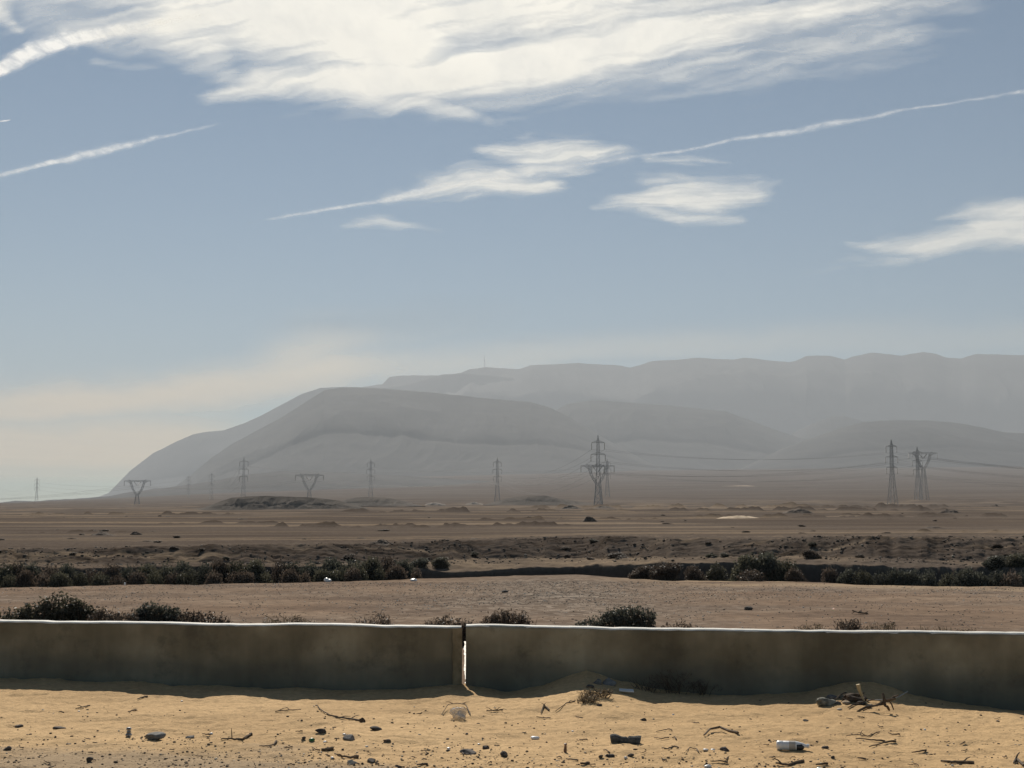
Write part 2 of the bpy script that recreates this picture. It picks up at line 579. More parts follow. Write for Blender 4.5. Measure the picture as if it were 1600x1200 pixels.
# ------------------------------------------------------------------ sand shoulder
def sand_h(x, y):
    x, y = np.asarray(x, float), np.asarray(y, float)
    d = wall_y(x) - y                                        # metres in front of the wall
    near = np.exp(-np.clip(d, 0, None) / 1.3)
    u = 800 + F * x / np.maximum(y, 1)
    dr = DRIFT(u)
    z = dr * near
    z = z + 0.035 * (fbm(x * 0.5, y * 0.5, 3, 5) - 0.5) * 2
    z = z + 0.045 * (fbm(x * 1.7, y * 2.0, 6, 8, 0.62) - 0.5) * 2
    z = z - 0.022 * np.clip(ridged(x * 1.1 + 0.3 * y, y * 1.9, 3, 13) - 0.78, 0, 1) * 3
    return z


DRIFT = table([(-300, 0.03), (0, 0.05), (300, 0.0), (560, -0.03), (640, -0.02), (705, 0.06), (735, 0.04), (790, -0.03),
               (850, 0.06), (915, 0.27), (960, 0.16), (1020, 0.02), (1120, -0.02), (1250, 0.03), (1310, 0.17), (1350, 0.18),
               (1420, 0.03), (1500, -0.07), (1600, -0.15), (1900, -0.15)])

ys = np.concatenate([np.linspace(-30, 9, 14), np.linspace(9.5, 12.4, 30), np.linspace(12.45, 21.0, 300)])
xs = np.concatenate([np.linspace(-40, -11, 12), np.linspace(-10.8, 10.8, 700), np.linspace(11, 40, 12)])
SX, SY = np.meshgrid(xs, ys)
SY2 = np.minimum(SY, wall_y(SX) + WALL_T * 0.5)
SZ = sand_h(SX, SY2)
ur = 800 + F * SX / np.maximum(SY2, 1)
vr = 787 + F * EYE / np.maximum(SY2, 1)
dirt = np.clip((vr - table([(0, 1150), (250, 1152), (450, 1158), (700, 1180), (1000, 1215), (1600, 1230)])(ur)) / 22 +
               2.2 * (fbm(SX * 0.9, SY2 * 1.6, 4, 3) - 0.5), 0, 1) * 0.75
sand = link_mesh('sand', grid_mesh('sand', SX, SY2, SZ, attrs={'dirt': dirt}), M['sand'])
tag(sand, kind='structure')


def on_sand(u, v, dz=0.0):
    z = 0.0
    for _ in range(10):
        Y = float(y_at(v, z)); x = float(x_at(u, Y, z)); z = float(sand_h(x, Y))
    return Vector((x, Y, z + dz))


# ------------------------------------------------------------------ ground beyond the wall
V_EDGE = table([(-800, 919), (0, 918), (250, 914), (400, 911.5), (560, 908), (720, 902), (900, 897), (980, 903), (1050, 907), (1250, 909),
                (1350, 914), (1600, 917), (2400, 918)])
V_FACE = table([(-800, 887), (0, 887), (420, 886), (640, 887), (700, 893), (760, 892), (880, 886), (1000, 880), (1120, 878), (1280, 882), (1420, 885),
                (1600, 887), (2400, 888)])
V_BENCH = table([(-800, 881), (0, 881), (400, 880), (640, 879), (720, 873), (1000, 871), (1250, 868), (1420, 873), (1560, 880), (2400, 880)])
V_CREST = table([(-800, 858), (0, 857), (100, 858), (250, 853), (420, 851), (560, 850), (700, 846), (800, 842), (930, 838), (1080, 841),
                 (1170, 843), (1300, 840), (1450, 839), (1560, 841), (2400, 842)])


def pair(t):
    return table(t)


V_PLAIN = {100: table([(-800, 841), (0, 842), (600, 838), (1000, 832), (1600, 832), (2400, 832)]),
           200: table([(-800, 815), (2400, 812)]),
           420: table([(-800, 803), (0, 803), (800, 800), (1600, 798), (2400, 798)]),
           860: table([(-800, 795), (0, 795), (800, 792), (1400, 790), (2400, 789)]),
           1400: table([(-800, 790), (0, 788.5), (400, 786), (800, 784), (1200, 780), (1600, 777), (2400, 775)]),
           2200: table([(-800, 786), (0, 786.0), (300, 780), (600, 774), (1000, 768), (1600, 764), (2400, 762)]),
           3600: table([(-800, 787.5), (0, 786.3), (170, 778), (400, 766), (700, 757), (1000, 750), (1600, 745), (2400, 742)]),
           5600: table([(-800, 788), (0, 787.0), (170, 781), (350, 762), (600, 745), (1000, 735), (1600, 729), (2400, 725)]),
           7500: table([(-800, 788), (0, 787.4), (150, 787), (350, 765), (600, 748), (1000, 735), (1600, 728), (2400, 722)]),
           15000: table([(-800, 787.6), (2400, 787.6)])}

ncol = 1100
tt = np.linspace(-0.78, 0.78, ncol)
uu = 800 + F * tt / cp
knY, knZ = [], []
Yw = np.full(ncol, 18.0)
for _ in range(30):
    Yw = wall_y(tt * Yw) + WALL_T * 0.5
knY.append(Yw); knZ.append(np.zeros(ncol) - 0.03)
wig = lambda s, a, f: a * (fbm(uu * f, np.full(ncol, s * 3.3), 4, 50 + s) - 0.5) * 2
knY.append(np.full(ncol, 25.0)); knZ.append(np.full(ncol, -0.02))
zE = -0.3
Ye = y_at(V_EDGE(uu) + wig(1, 1.2, 0.02), zE)
knY.append(Ye); knZ.append(np.full(ncol, zE))
knY.append(Ye + 1.3); knZ.append(np.full(ncol, -1.9))
knY.append(Ye + 2.8); knZ.append(np.full(ncol, -2.0))
Yf = np.full(ncol, 1.0) * (Ye.mean() + 0.0) * 0 + np.maximum(Ye + 3.9, 51.5 + wig(2, 0.6, 0.03))
zf = z_at(V_FACE(uu) + wig(3, 1.6, 0.03), Yf)
knY.append(Yf); knZ.append(zf)
Yb = Yf + 4.5 + wig(4, 1.0, 0.02)
zb = z_at(V_BENCH(uu) + wig(5, 1.5, 0.02), Yb)
knY.append(Yb); knZ.append(zb)
Yc = Yb + 0.9 + 2.5 * np.clip(V_BENCH(uu) - V_CREST(uu), 8, 50) / F * 59 + wig(6, 0.5, 0.025)
zc = z_at(V_CREST(uu) + wig(7, 2.2, 0.03), Yc)
knY.append(Yc); knZ.append(zc)
knY.append(Yc + 5); knZ.append(np.minimum(zc - 0.05, z_at(V_CREST(uu) - 1.0, Yc + 5)))
for Y in sorted(V_PLAIN):
    knY.append(np.full(ncol, float(Y))); knZ.append(z_at(V_PLAIN[Y](uu), float(Y)))
knY, knZ = np.array(knY), np.array(knZ)
nrow = [40, 120, 14, 6, 18, 34, 46, 20, 50, 70, 60, 46, 40, 40, 40, 40, 30, 20]
GY, GZ, S = [], [], []
for k in range(len(knY) - 1):
    r = nrow[k]
    f = np.linspace(0, 1, r, endpoint=False)[:, None]
    if knY[k].mean() > 60:
        yy = np.exp(np.log(knY[k]) * (1 - f) + np.log(knY[k + 1]) * f)
        g = (yy - knY[k]) / (knY[k + 1] - knY[k])
    else:
        yy = knY[k] * (1 - f) + knY[k + 1] * f
        g = f
    GY.append(yy); GZ.append(knZ[k] * (1 - g) + knZ[k + 1] * g); S.append(np.full((r, ncol), float(k)) + f)
GY.append(knY[-1:]); GZ.append(knZ[-1:]); S.append(np.full((1, ncol), float(len(knY) - 1)))
GY, GZ, S = np.concatenate(GY), np.concatenate(GZ), np.concatenate(S)
GX = tt[None, :] * GY
GU = np.broadcast_to(uu[None, :], GY.shape)


def band(s, a, b, w=0.25):
    return np.clip((s - a) / w + 0.5, 0, 1) * np.clip((b - s) / w + 0.5, 0, 1)


# relief: near flat, banks with gullies, plain with low swells and berms
nearb = band(S, 0.2, 2.0, 0.3)
GZ = GZ + nearb * (0.05 * (fbm(GX * 0.35, GY * 0.35, 4, 21) - 0.5) * 2 + 0.025 * (fbm(GX * 2.0, GY * 2.0, 3, 22) - 0.5) * 2)
bank = band(S, 4.3, 8.0, 0.5)
GZ = GZ + bank * (0.10 * (fbm(GX * 0.32, GY * 0.9, 5, 23) - 0.5) * 2)
slope = band(S, 5.95, 7.1, 0.2)
GZ = GZ + band(S, 4.6, 8.6, 0.6) * (0.034 * (fbm(GX * 1.3 + GY * 0.9, GY * 3.7 - GX * 0.4, 4, 27) - 0.5) * 2 + 0.07 * (fbm(GX * 3.1, GY * 5.4, 2, 28) - 0.5) + 0.05 * (fbm(GX * 5.2, GY * 9.0, 2, 29) - 0.5))
GZ = GZ - slope * 0.30 * np.clip(ridged(GX * 0.16 - GY * 0.22, GY * 0.30, 4, 24) - 0.6, 0, 1)
plain = band(S, 8.5, 13.0, 1.0)
GZ = GZ + plain * ((0.10 + GY * 0.0011) * (fbm(GX * 0.03, GY * 0.10, 5, 25) - 0.5) * 2)


def berm(Y0, amp, sig, us, ue, seed):
    w = np.clip((GU - us) / 60, 0, 1) * np.clip((ue - GU) / 60, 0, 1)
    yy0 = Y0 * (1 + 0.06 * (fbm(GU * 0.006, GU * 0 + seed, 3, seed) - 0.5))
    h = np.clip(fbm(GU * 0.05, GU * 0 + 3, 4, seed + 3) * 2.4 - 0.7, 0, 1.3)
    return amp * 1.35 * w * h * np.exp(-((GY - yy0) / sig) ** 2)


dk = 0
for a in ((152, 0.36, 1.8, 380, 930, 61), (140, 0.20, 1.6, 430, 780, 62), (118, 0.18, 1.2, 0, 240, 63), (172, 0.30, 2.0, 230, 480, 64), (235, 0.55, 3, 1230, 1620, 65),
          (250, 0.5, 3, 1000, 1400, 66), (104, 0.16, 1.0, 1380, 1620, 67), (330, 0.7, 4, 0, 420, 68), (210, 0.4, 2.5, 700, 1100, 69), (420, 1.1, 5, 500, 1500, 70), (600, 1.6, 7, 800, 1600, 71)):
    h = berm(*a)
    GZ = GZ + h
    dk = np.maximum(dk, np.clip(h / a[1] * 0.9, 0, 1) if np.ndim(h) else 0)

pale = band(S, 5.0, 6.05, 0.2) * np.clip(fbm(GX * 0.25, GY * 0.3, 4, 31) * 2.6 - 0.75, 0, 1) * np.where(GU > 620, 0.55, 0.3)
pale = np.maximum(pale, slope * np.clip((ridged(GX * 0.16 - GY * 0.22, GY * 0.30, 4, 24) - 0.74) * 5, 0, 0.5))
pale = np.maximum(pale, band(S, 1.86, 2.06, 0.08) * np.clip(fbm(GX * 0.3, GY, 3, 33) * 2.4 - 0.5, 0, 0.8) * np.clip((GU - 850) / 250, 0, 1))
pale = np.maximum(pale, band(S, 0.0, 0.9, 0.4) * np.clip((GU - 1150) / 350, 0, 0.75))
pale = np.maximum(pale, plain * np.clip(fbm(GX * 0.008, GY * 0.12, 5, 34) * 5 - 3.0, 0, 0.5))
pale = np.maximum(pale, band(S, 7.9, 9.2, 0.4) * np.clip(fbm(GX * 0.05, GY * 0.3, 4, 36) * 3 - 1.6, 0, 0.35))
gravelly = 0.6 * band(S, 1.35, 1.97, 0.3) * np.exp(-((GU - 860) / 190) ** 2) + 0.45 * band(S, 0.9, 1.95, 0.3) * np.clip(fbm(GX * 0.12, GY * 0.2, 4, 35) * 3 - 1.2, 0, 1)
earth = np.clip(band(S, 2.05, 4.95, 0.1) * 0.45 + slope * (0.12 + 0.75 * np.clip(fbm(GX * 0.9, GY * 3.3, 6, 37, 0.65) * 3.4 - 1.5, 0, 1)) + dk * 0.8, 0, 1)  # shade painted into the ditch faces, plus dark bank blotches and berms
ground = link_mesh('ground', grid_mesh('ground', GX, GY, GZ, attrs={'field': band(S, -1.0, 2.05, 0.05) * 0.95, 'pale': pale, 'gravelly': np.clip(gravelly, 0, 1), 'earth': earth}), M['ground'])
tag(ground, kind='structure')

kflat = slice(0, 2)


def ground_z(u, Y):
    c = int(np.clip(np.searchsorted(uu, u), 0, ncol - 1))
    return float(np.interp(Y, GY[:, c], GZ[:, c]))


def on_ground(u, Y, dz=0.0):
    z = ground_z(u, Y)
    return Vector((float(x_at(u, Y, z)), float(Y), z + dz))


def on_flat(u, v):
    Y = float(y_at(v, 0.0))
    for _ in range(8):
        z = ground_z(u, Y); Y = float(y_at(v, z))
    return Vector((float(x_at(u, Y, z)), Y, z))


# ------------------------------------------------------------------ hills and mountains
def mountain(name, tops, Yc, foot_v, front, back, u0, u1, nu=420, nd=110, rough=0.10, seed=1, flat=0.0, yslope=0.0, mat='mount', pw=0.75, jag=1.2, gf=1.0, knee=True):
    """ridge whose skyline runs through the (u, v) points at depth Yc; front and back are how deep its flanks run"""
    top = table(tops)
    fv = foot_v if callable(foot_v) else (lambda u: np.full_like(u, foot_v))
    U = np.linspace(u0, u1, nu)
    t = np.concatenate([np.linspace(0, 1, nd), np.linspace(1, 2, nd // 2)[1:]])
    UU, T = np.meshgrid(U, t)
    yc = Yc * (1 + yslope * (UU - 800) / 800)
    vt = top(UU) + jag * (fbm(UU * 0.05, UU * 0 + seed, 4, seed) - 0.5) * 2
    zt = z_at(vt, yc)
    zf = z_at(fv(UU), yc - front)
    Yd = np.where(T <= 1, yc - front * (1 - T), yc + back * (T - 1))
    X = (UU - 800) / F * Yd
    tri = np.clip(T, 0, 1)
    prof = np.where(tri < 0.45, 0.40 * (tri / 0.45) ** 1.15, 0.40 + 0.60 * ((np.clip(tri, 0.45, 1) - 0.45) / 0.55) ** pw)
    Z = zf + (zt - zf) * prof
    if not knee: prof = tri ** 1.12
    hgt = (zt - zf)
    L = front
    rd = ridged(X / L * 2.6 * gf + 0.5 * fbm(X / L * 2, Yd / L * 2, 3, seed + 5), Yd / L * 0.9, 5, seed + 9) - 0.6
    env = np.sin(np.pi * np.clip(tri, 0, 1)) ** 0.8
    Z = Z + hgt * rough * 2.2 * rd * env
    Z = np.where(T > 1, zt - (zt - zf) * (np.clip((T - 1 - flat) / max(1e-3, 1 - flat), 0, 1)) ** 1.3, Z)
    Z = np.where(T > 1, np.minimum(Z, zt - (zt - EYE) * (1 - Yd / yc) * 0 - 0.0), Z)
    o = link_mesh(name, grid_mesh(name, X, Yd, Z), M[mat])
    tag(o, kind='structure')
    return o


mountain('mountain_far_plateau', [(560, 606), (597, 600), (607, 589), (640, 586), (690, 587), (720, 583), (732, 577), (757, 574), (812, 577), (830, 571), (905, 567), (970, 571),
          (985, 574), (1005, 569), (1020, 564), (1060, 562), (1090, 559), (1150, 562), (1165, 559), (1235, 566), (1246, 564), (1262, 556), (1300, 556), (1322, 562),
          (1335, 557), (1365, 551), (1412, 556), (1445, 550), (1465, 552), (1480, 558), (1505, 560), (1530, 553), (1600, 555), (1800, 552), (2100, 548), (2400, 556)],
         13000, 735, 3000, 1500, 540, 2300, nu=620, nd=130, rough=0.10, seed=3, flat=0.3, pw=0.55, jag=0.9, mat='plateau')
mountain('mountain_far_shoulder', [(560, 612), (640, 600), (690, 585), (735, 583), (800, 590), (860, 640)], 12200, 730, 1500, 900, 540, 880, nu=160, nd=60, rough=0.05, seed=6, jag=0.6)
mountain('mountain_pale_slope', [(150, 778), (172, 770), (205, 735), (240, 708), (275, 690), (300, 679), (320, 675), (350, 672), (382, 661), (410, 648), (440, 632), (470, 616), (500, 606), (540, 604.5),
          (600, 606), (680, 613), (760, 640), (800, 690)], 11000, 783, 1500, 1500, 145, 800, nu=300, nd=90, rough=0.05, seed=12, jag=0.7)
mountain('mountain_near_hump', [(250, 778), (300, 742), (330, 716), (360, 695), (400, 673), (440, 652), (480, 626), (505, 610), (530, 605.5), (570, 606), (620, 609), (680, 614), (730, 619), (790, 625), (830, 628), (860, 637),
          (890, 652), (930, 676), (980, 705), (1040, 735)], 7000, table([(0, 783), (300, 775), (500, 755), (800, 744), (1200, 740)]), 1700, 1500, 240, 1050, nu=420, nd=110, rough=0.10, seed=17, jag=0.8, knee=False)
mountain('mountain_middle_hump', [(820, 690), (860, 645), (890, 630), (925, 625), (990, 629), (1050, 634), (1110, 640), (1135, 643), (1160, 652), (1200, 667), (1240, 681), (1300, 700), (1400, 730)],
         8300, 738, 1500, 1200, 800, 1420, nu=300, nd=90, rough=0.10, seed=23, jag=0.8, knee=False)
mountain('mountain_small_cone', [(1200, 710), (1240, 676), (1270, 662), (1300, 650), (1320, 650), (1345, 656), (1380, 680), (1420, 710)], 9400, 725, 900, 900, 1190, 1430, nu=140, nd=60, rough=0.08, seed=29, jag=0.6)
mountain('mountain_right_hump', [(1150, 735), (1220, 702), (1270, 684), (1310, 670), (1350, 659), (1400, 656.5), (1450, 657), (1500, 661), (1540, 669), (1570, 675), (1600, 677), (1750, 680), (1900, 700), (2100, 720)],
         7000, table([(1100, 742), (1600, 736), (2100, 733)]), 1500, 1200, 1140, 2120, nu=360, nd=90, rough=0.10, seed=31, jag=0.7, knee=False)
mountain('hill_foot_fan', [(-300, 787), (0, 785.5), (25, 782.5), (60, 783), (100, 780), (130, 778), (170, 775), (210, 768), (250, 763), (300, 757), (340, 750), (390, 741), (440, 736), (520, 738), (640, 744), (760, 752), (900, 758)],
         3900, 786.5, 1100, 1500, -300, 880, nu=400, nd=70, rough=0.10, seed=37, jag=0.9)
mountain('low_hill_near_left', [(300, 797), (322, 793), (345, 783), (365, 777.5), (400, 775), (450, 775.5), (500, 778), (530, 782), (550, 788), (575, 794), (600, 797)], 620, 797.5, 13, 45, 296, 604, nu=200, nd=40, rough=0.18, seed=41, mat='lowhill', jag=1.0)
mountain('low_hill_behind_left', [(520, 789), (545, 779), (570, 777), (600, 777), (618, 780), (640, 785), (660, 790)], 900, 790.5, 20, 60, 515, 665, nu=110, nd=36, rough=0.16, seed=43, mat='lowhill', jag=0.9)
mountain('low_hill_centre', [(760, 788), (790, 779), (825, 774), (850, 774.5), (880, 780), (920, 786)], 980, 789, 22, 60, 755, 925, nu=110, nd=36, rough=0.16, seed=45, mat='lowhill', jag=0.9)

# ------------------------------------------------------------------ haze
zt = 1420.0
hz = MB()
x0, x1, y0, y1, zb = -13000, 13000, -60, 15500, -25
hz.add([(x0, y0, zb), (x1, y0, zb), (x1, y1, zb), (x0, y1, zb), (x0, y0, zt), (x1, y0, zt), (x1, y1, zt), (x0, y1, zt)],
       [(3, 2, 1, 0), (4, 5, 6, 7), (0, 1, 5, 4), (1, 2, 6, 5), (2, 3, 7, 6), (3, 0, 4, 7)])
hm = bpy.data.materials.new('haze_air'); hm.use_nodes = True
hn = hm.node_tree
hn.nodes.remove(hn.nodes['Principled BSDF'])
pv = hn.nodes.new('ShaderNodeVolumePrincipled')
pv.inputs['Color'].default_value = (0.55, 0.592, 0.64, 1)
pv.inputs['Density'].default_value = HAZE_DENSITY
pv.inputs['Anisotropy'].default_value = 0.2
hn.links.new(pv.outputs[0], hn.nodes['Material Output'].inputs['Volume'])
haze = hz.build('haze', hm)
tag(haze, kind='stuff')

# ------------------------------------------------------------------ concrete wall, two segments
def wall_segment(label, prof_pts, seed, end_plaster=False):
    """prof_pts: plan outline of the front edge (x, Y) from left to right; the back edge runs parallel"""
    a = Vector(prof_pts[0]).to_3d(); e = Vector(prof_pts[-1]).to_3d()
    root = thing('concrete_wall', (0, 0, 0), 0, label, 'wall')
    # front edge sampled
    fr = []
    for (p, q) in zip(prof_pts[:-1], prof_pts[1:]):
        n = max(2, int((Vector(q) - Vector(p)).length / 0.06))
        for i in range(n): fr.append(Vector(p).lerp(Vector(q), i / n))
    fr.append(Vector(prof_pts[-1]))
    n = len(fr)
    d = (Vector(prof_pts[-1]) - Vector(prof_pts[0])).normalized()
    back = Vector((-d.y, d.x)) * WALL_T
    sx = np.array([p.x for p in fr]); sy = np.array([p.y for p in fr])
    L = np.linspace(0, 1, n) * (Vector(prof_pts[-1]) - Vector(prof_pts[0])).length
    zs = np.concatenate([np.linspace(-0.35, 0.0, 4)[:-1], np.linspace(0, WALL_H - 0.03, 26)])
    R = []                                                    # ring rows from front foot up and over to back foot
    for z in zs:
        ero = 0.012 * (fbm(L * 2.0, np.full(n, z * 3), 4, seed) - 0.5) * 2
        batter = 0.03 * (1 - z / WALL_H)
        R.append((sx + d.y * ero, sy - ero - batter, np.full(n, z)))
    wav = 0.016 * (fbm(L * 0.8, np.full(n, 1.0), 3, seed + 4) - 0.5) * 2 + 0.006 * (fbm(L * 5, np.full(n, 5.0), 3, seed + 5) - 0.5) * 2
    yb = None
    R.append((sx, sy + 0.012, np.full(n, WALL_H - 0.008) + wav))
    top_start = len(R) - 1
    by = wall_back(sx, prof_pts, back)
    R.append((sx, sy * 0.5 + by * 0.5, np.full(n, WALL_H) + wav))
    R.append((sx, by - 0.01, np.full(n, WALL_H - 0.006) + wav))
    top_end = len(R) - 1
    for z in np.linspace(WALL_H - 0.03, -0.35, 8):
        R.append((sx, by, np.full(n, z)))
    X = np.array([r[0] for r in R]); Yy = np.array([r[1] for r in R]); Z = np.array([r[2] for r in R])
    me = grid_mesh('wall_body', X, Yy, Z)
    ob = link_mesh('wall_body', me, M['wall'], root)
    # end caps
    cap = MB()
    for c, rev in ((0, False), (n - 1, True)):
        loop = [(X[i, c], Yy[i, c], Z[i, c]) for i in range(len(R))]
        cap.add(loop, [tuple(range(len(loop))) if not rev else tuple(reversed(range(len(loop))))])
    cap.build('end_face', M['wall'], root)
    # white coping strip lying on the top
    CX = X[top_start:top_end + 1]; CY = Yy[top_start:top_end + 1].copy(); CZ = Z[top_start:top_end + 1] + 0.006
    rag = 0.014 * (fbm(L * 4, np.full(n, 9.0), 4, seed + 8) - 0.5) - 0.10 * np.clip(fbm(L * 1.7, np.full(n, 4.0), 4, seed + 9) - 0.58, 0, 1)
    CY[0] -= 0.012 + rag
    lip = (CX[0], CY[0] - 0.003, CZ[0] - 0.010 - np.abs(rag))
    CX = np.vstack([lip[0][None], CX]); CY = np.vstack([lip[1][None], CY]); CZ = np.vstack([lip[2][None], CZ])
    link_mesh('coping', grid_mesh('coping', CX, CY, CZ), M['coping'], root)
    return root


def wall_back(sx, pts, back):
    (ax, ay), (bx_, by_) = pts[0], MAIN_END
    base = ay + (sx - ax) * (MAIN_END[1] - ay) / (MAIN_END[0] - ax)
    return base + WALL_T


# left segment: long straight face, then a chamfered end turning away from the road
bend = LB - LD * 0.155
MAIN_END = (bend.x, bend.y)
wl = wall_segment('low stained concrete wall left of the gap, with a chamfered end and white top edge',
                  [(LA.x, LA.y), (bend.x, bend.y), (LB.x - 0.015, LB.y + 0.10)], 71)
MAIN_END = (RB.x, RB.y)
wr = wall_segment('low stained concrete wall right of the gap, with rubble at its foot and white top edge', [(RA.x, RA.y), (RB.x, RB.y)], 83)
# bare brown chamfer at the end of the left segment
bmb = MB()
e0 = Vector((bend.x, bend.y, 0)); e1 = Vector((LB.x - 0.015, LB.y + 0.10, 0))
dn = (e1 - e0).normalized(); nrm = Vector((dn.y, -dn.x, 0)) * 0.036
cvs, cfs = [], []
for i, z in enumerate(np.linspace(-0.2, WALL_H - 0.02, 24)):
    k = 0.02 * vnoise(np.array([z * 12]), np.array([1.0]), 9)[0]
    cvs += [tuple(e0 + nrm + dn * k + Vector((0, 0, z))), tuple(e1 + nrm - dn * 0.004 + Vector((0, 0, z)))]
    if i: cfs.append((2 * i - 2, 2 * i - 1, 2 * i + 1, 2 * i))
bmb.add(cvs, cfs)
M['bare'] = simple('bare_brown_concrete', (0.20, 0.15, 0.085), (0.34, 0.26, 0.16), 7.0, 0.9, 0.4, 0.01, seedvar=0.02)
bmb.build('bare_chamfer', M['bare'], wl)
# torn white plastic caught in the gap, lit through from behind
pmat = bpy.data.materials.new('thin_white_film'); pmat.use_nodes = True
pn = pmat.node_tree
pt1 = pn.nodes.new('ShaderNodeBsdfTranslucent'); pt1.inputs['Color'].default_value = (0.9, 0.88, 0.82, 1)
pn.links.new(pt1.outputs[0], pn.nodes['Material Output'].inputs['Surface'])
pm = MB()
rows = np.linspace(-0.02, 0.60, 60)
vs, fs = [], []
gx0, gx1 = LB.x - 0.012, RA.x + 0.004
for i, z in enumerate(rows):
    k = vnoise(np.array([z * 30]), np.array([2.0]), 5)[0]; k2 = vnoise(np.array([z * 46]), np.array([7.0]), 6)[0]
    thin = 0.75 if (z < 0.10 and k2 > 0.45) else 0.0
    vs += [(gx0 + 0.020 + 0.016 * k + thin * 0.03 + 0.012 * (z < 0.2), RA.y + 0.255 + 0.012 * k2, z), (gx1 - 0.006 * k2, RA.y + 0.262 + 0.012 * k, z)]
    if i: fs.append((2 * i - 2, 2 * i - 1, 2 * i + 1, 2 * i))
pm.add(vs, fs)
o = pm.build('plastic_strip', pmat)
tag(o, 'torn strip of white plastic caught in the gap between the two walls', 'plastic strip')

# ------------------------------------------------------------------ pylons
def lattice(mb, levels, w, wb):
    """square lattice through (z, halfwidth) levels with X bracing"""
    for (z0, a), (z1, b) in zip(levels[:-1], levels[1:]):
        c0 = [(-a, -a, z0), (a, -a, z0), (a, a, z0), (-a, a, z0)]
        c1 = [(-b, -b, z1), (b, -b, z1), (b, b, z1), (-b, b, z1)]
        for i in range(4):
            j = (i + 1) % 4
            mb.bar(c0[i], c1[i], w)
            mb.bar(c0[i], c1[j], wb); mb.bar(c0[j], c1[i], wb)
            mb.bar(c1[i], c1[j], wb)


P3_ARMS = [(41.2, 4.1, 4.2), (33.6, 4.6, 4.2), (26.2, 4.1, 4.2)]      # height, half span, insulator length
P3_H = 46.0


def pylon3_meshes():
    b = MB()
    lattice(b, [(0, 2.8), (6, 2.3), (11.5, 1.85), (16.5, 1.5), (21, 1.2), (24.5, 1.0)], 0.16, 0.085)
    lattice(b, [(24.5, 1.0), (27, 0.97), (30, 0.95), (33.2, 0.9), (36.2, 0.85), (39, 0.8), (42, 0.7), (44, 0.35), (P3_H, 0.08)], 0.155, 0.085)
    body = b.build('tower_body', M['steel'], mesh_only=True)
    arms = []
    for z, s, l in P3_ARMS:
        a = MB()
        for sg in (-1, 1):
            for yy in (-0.75, 0.75):
                a.bar((0, yy, z), (sg * s, 0, z), 0.17)
                a.bar((0, yy * 0.8, z + 1.5), (sg * s, 0, z + 0.1), 0.13)
                for q in (0.3, 0.55, 0.78):
                    a.bar((sg * s * q, yy * (1 - q), z), (sg * s * q, yy * 0.8 * (1 - q), z + 1.5 * (1 - q) + .1 * q), 0.08)
        arms.append(a.build('cross_arm', M['steel'], mesh_only=True))
    ins = MB()
    prof = [(0.05, 0)]
    for i in range(11):
        z = -0.25 - i * 0.33
        prof += [(0.14, z + 0.12), (0.32, z), (0.14, z - 0.05)]
    prof += [(0.20, -4.0), (0.18, -4.2)]
    ins.lathe(prof[::-1], 8)
    ins = ins.build('insulator', M['insulator'], mesh_only=True)
    return body, arms, ins


P3 = pylon3_meshes()
PD_W, PD_Z, PD_INS = 11.6, 20.3, 4.2


def delta_meshes():
    base = None
    vv = []
    for sg in (-1, 1):
        m = MB()
        pts = [(0.9 * sg, 9.0, 0.75), (2.6 * sg, 11.6, 0.75), (4.2 * sg, 14.6, 0.72), (5.2 * sg, 17.6, 0.70), (5.9 * sg, 20.2, 0.7)]
        for (xa, za, wa), (xb, zb_, wb_) in zip(pts[:-1], pts[1:]):
            c0 = [(xa - wa, -wa, za), (xa + wa, -wa, za), (xa + wa, wa, za), (xa - wa, wa, za)]
            c1 = [(xb - wb_, -wb_, zb_), (xb + wb_, -wb_, zb_), (xb + wb_, wb_, zb_), (xb - wb_, wb_, zb_)]
            for i in range(4):
                j = (i + 1) % 4
                m.bar(c0[i], c1[i], 0.13); m.bar(c0[i], c1[j], 0.075); m.bar(c0[j], c1[i], 0.075)
        m.bar((5.6 * sg, 0, 20.3), (7.6 * sg, 0, 22.6), 0.20, 0.10)          # earth-wire horn
        m.bar((6.6 * sg, 0, 20.5), (7.6 * sg, 0, 22.6), 0.12, 0.10)
        vv.append(m.build('fork_arm', M['steel'], mesh_only=True))
    c = MB()
    for yy in (-0.7, 0.7):
        c.bar((-6.2, yy, 20.3), (6.2, yy, 20.3), 0.17); c.bar((-6.2, yy, 21.5), (6.2, yy, 21.5), 0.17)
        for k in range(10):
            xa = -6.2 + k * 1.24
            c.bar((xa, yy, 20.3 if k % 2 else 21.5), (xa + 1.24, yy, 21.5 if k % 2 else 20.3), 0.09)
        for sg in (-1, 1):
            c.bar((sg * 6.2, yy, 20.3), (sg * PD_W, 0, 20.9), 0.16); c.bar((sg * 6.2, yy, 21.5), (sg * PD_W, 0, 21.0), 0.15)
            c.bar((sg * 5.4, yy, 18.4), (sg * 8.9, yy * 0.5, 20.6), 0.14)
            for q in (0.25, 0.5, 0.75):
                xx = 6.2 + (PD_W - 6.2) * q
                c.bar((sg * xx, yy * (1 - q), 20.3 + .6 * q), (sg * xx, yy * (1 - q), 21.5 - .5 * q), 0.08)
    beam = c.build('cross_beam', M['steel'], mesh_only=True)
    return base, vv, beam


PD = delta_meshes()


def copy_part(name, me, parent, loc=(0, 0, 0), rot=(0, 0, 0)):
    o = bpy.data.objects.new(name, me)
    COL.objects.link(o)
    o.parent = parent
    o.location = loc; o.rotation_euler = rot
    return o


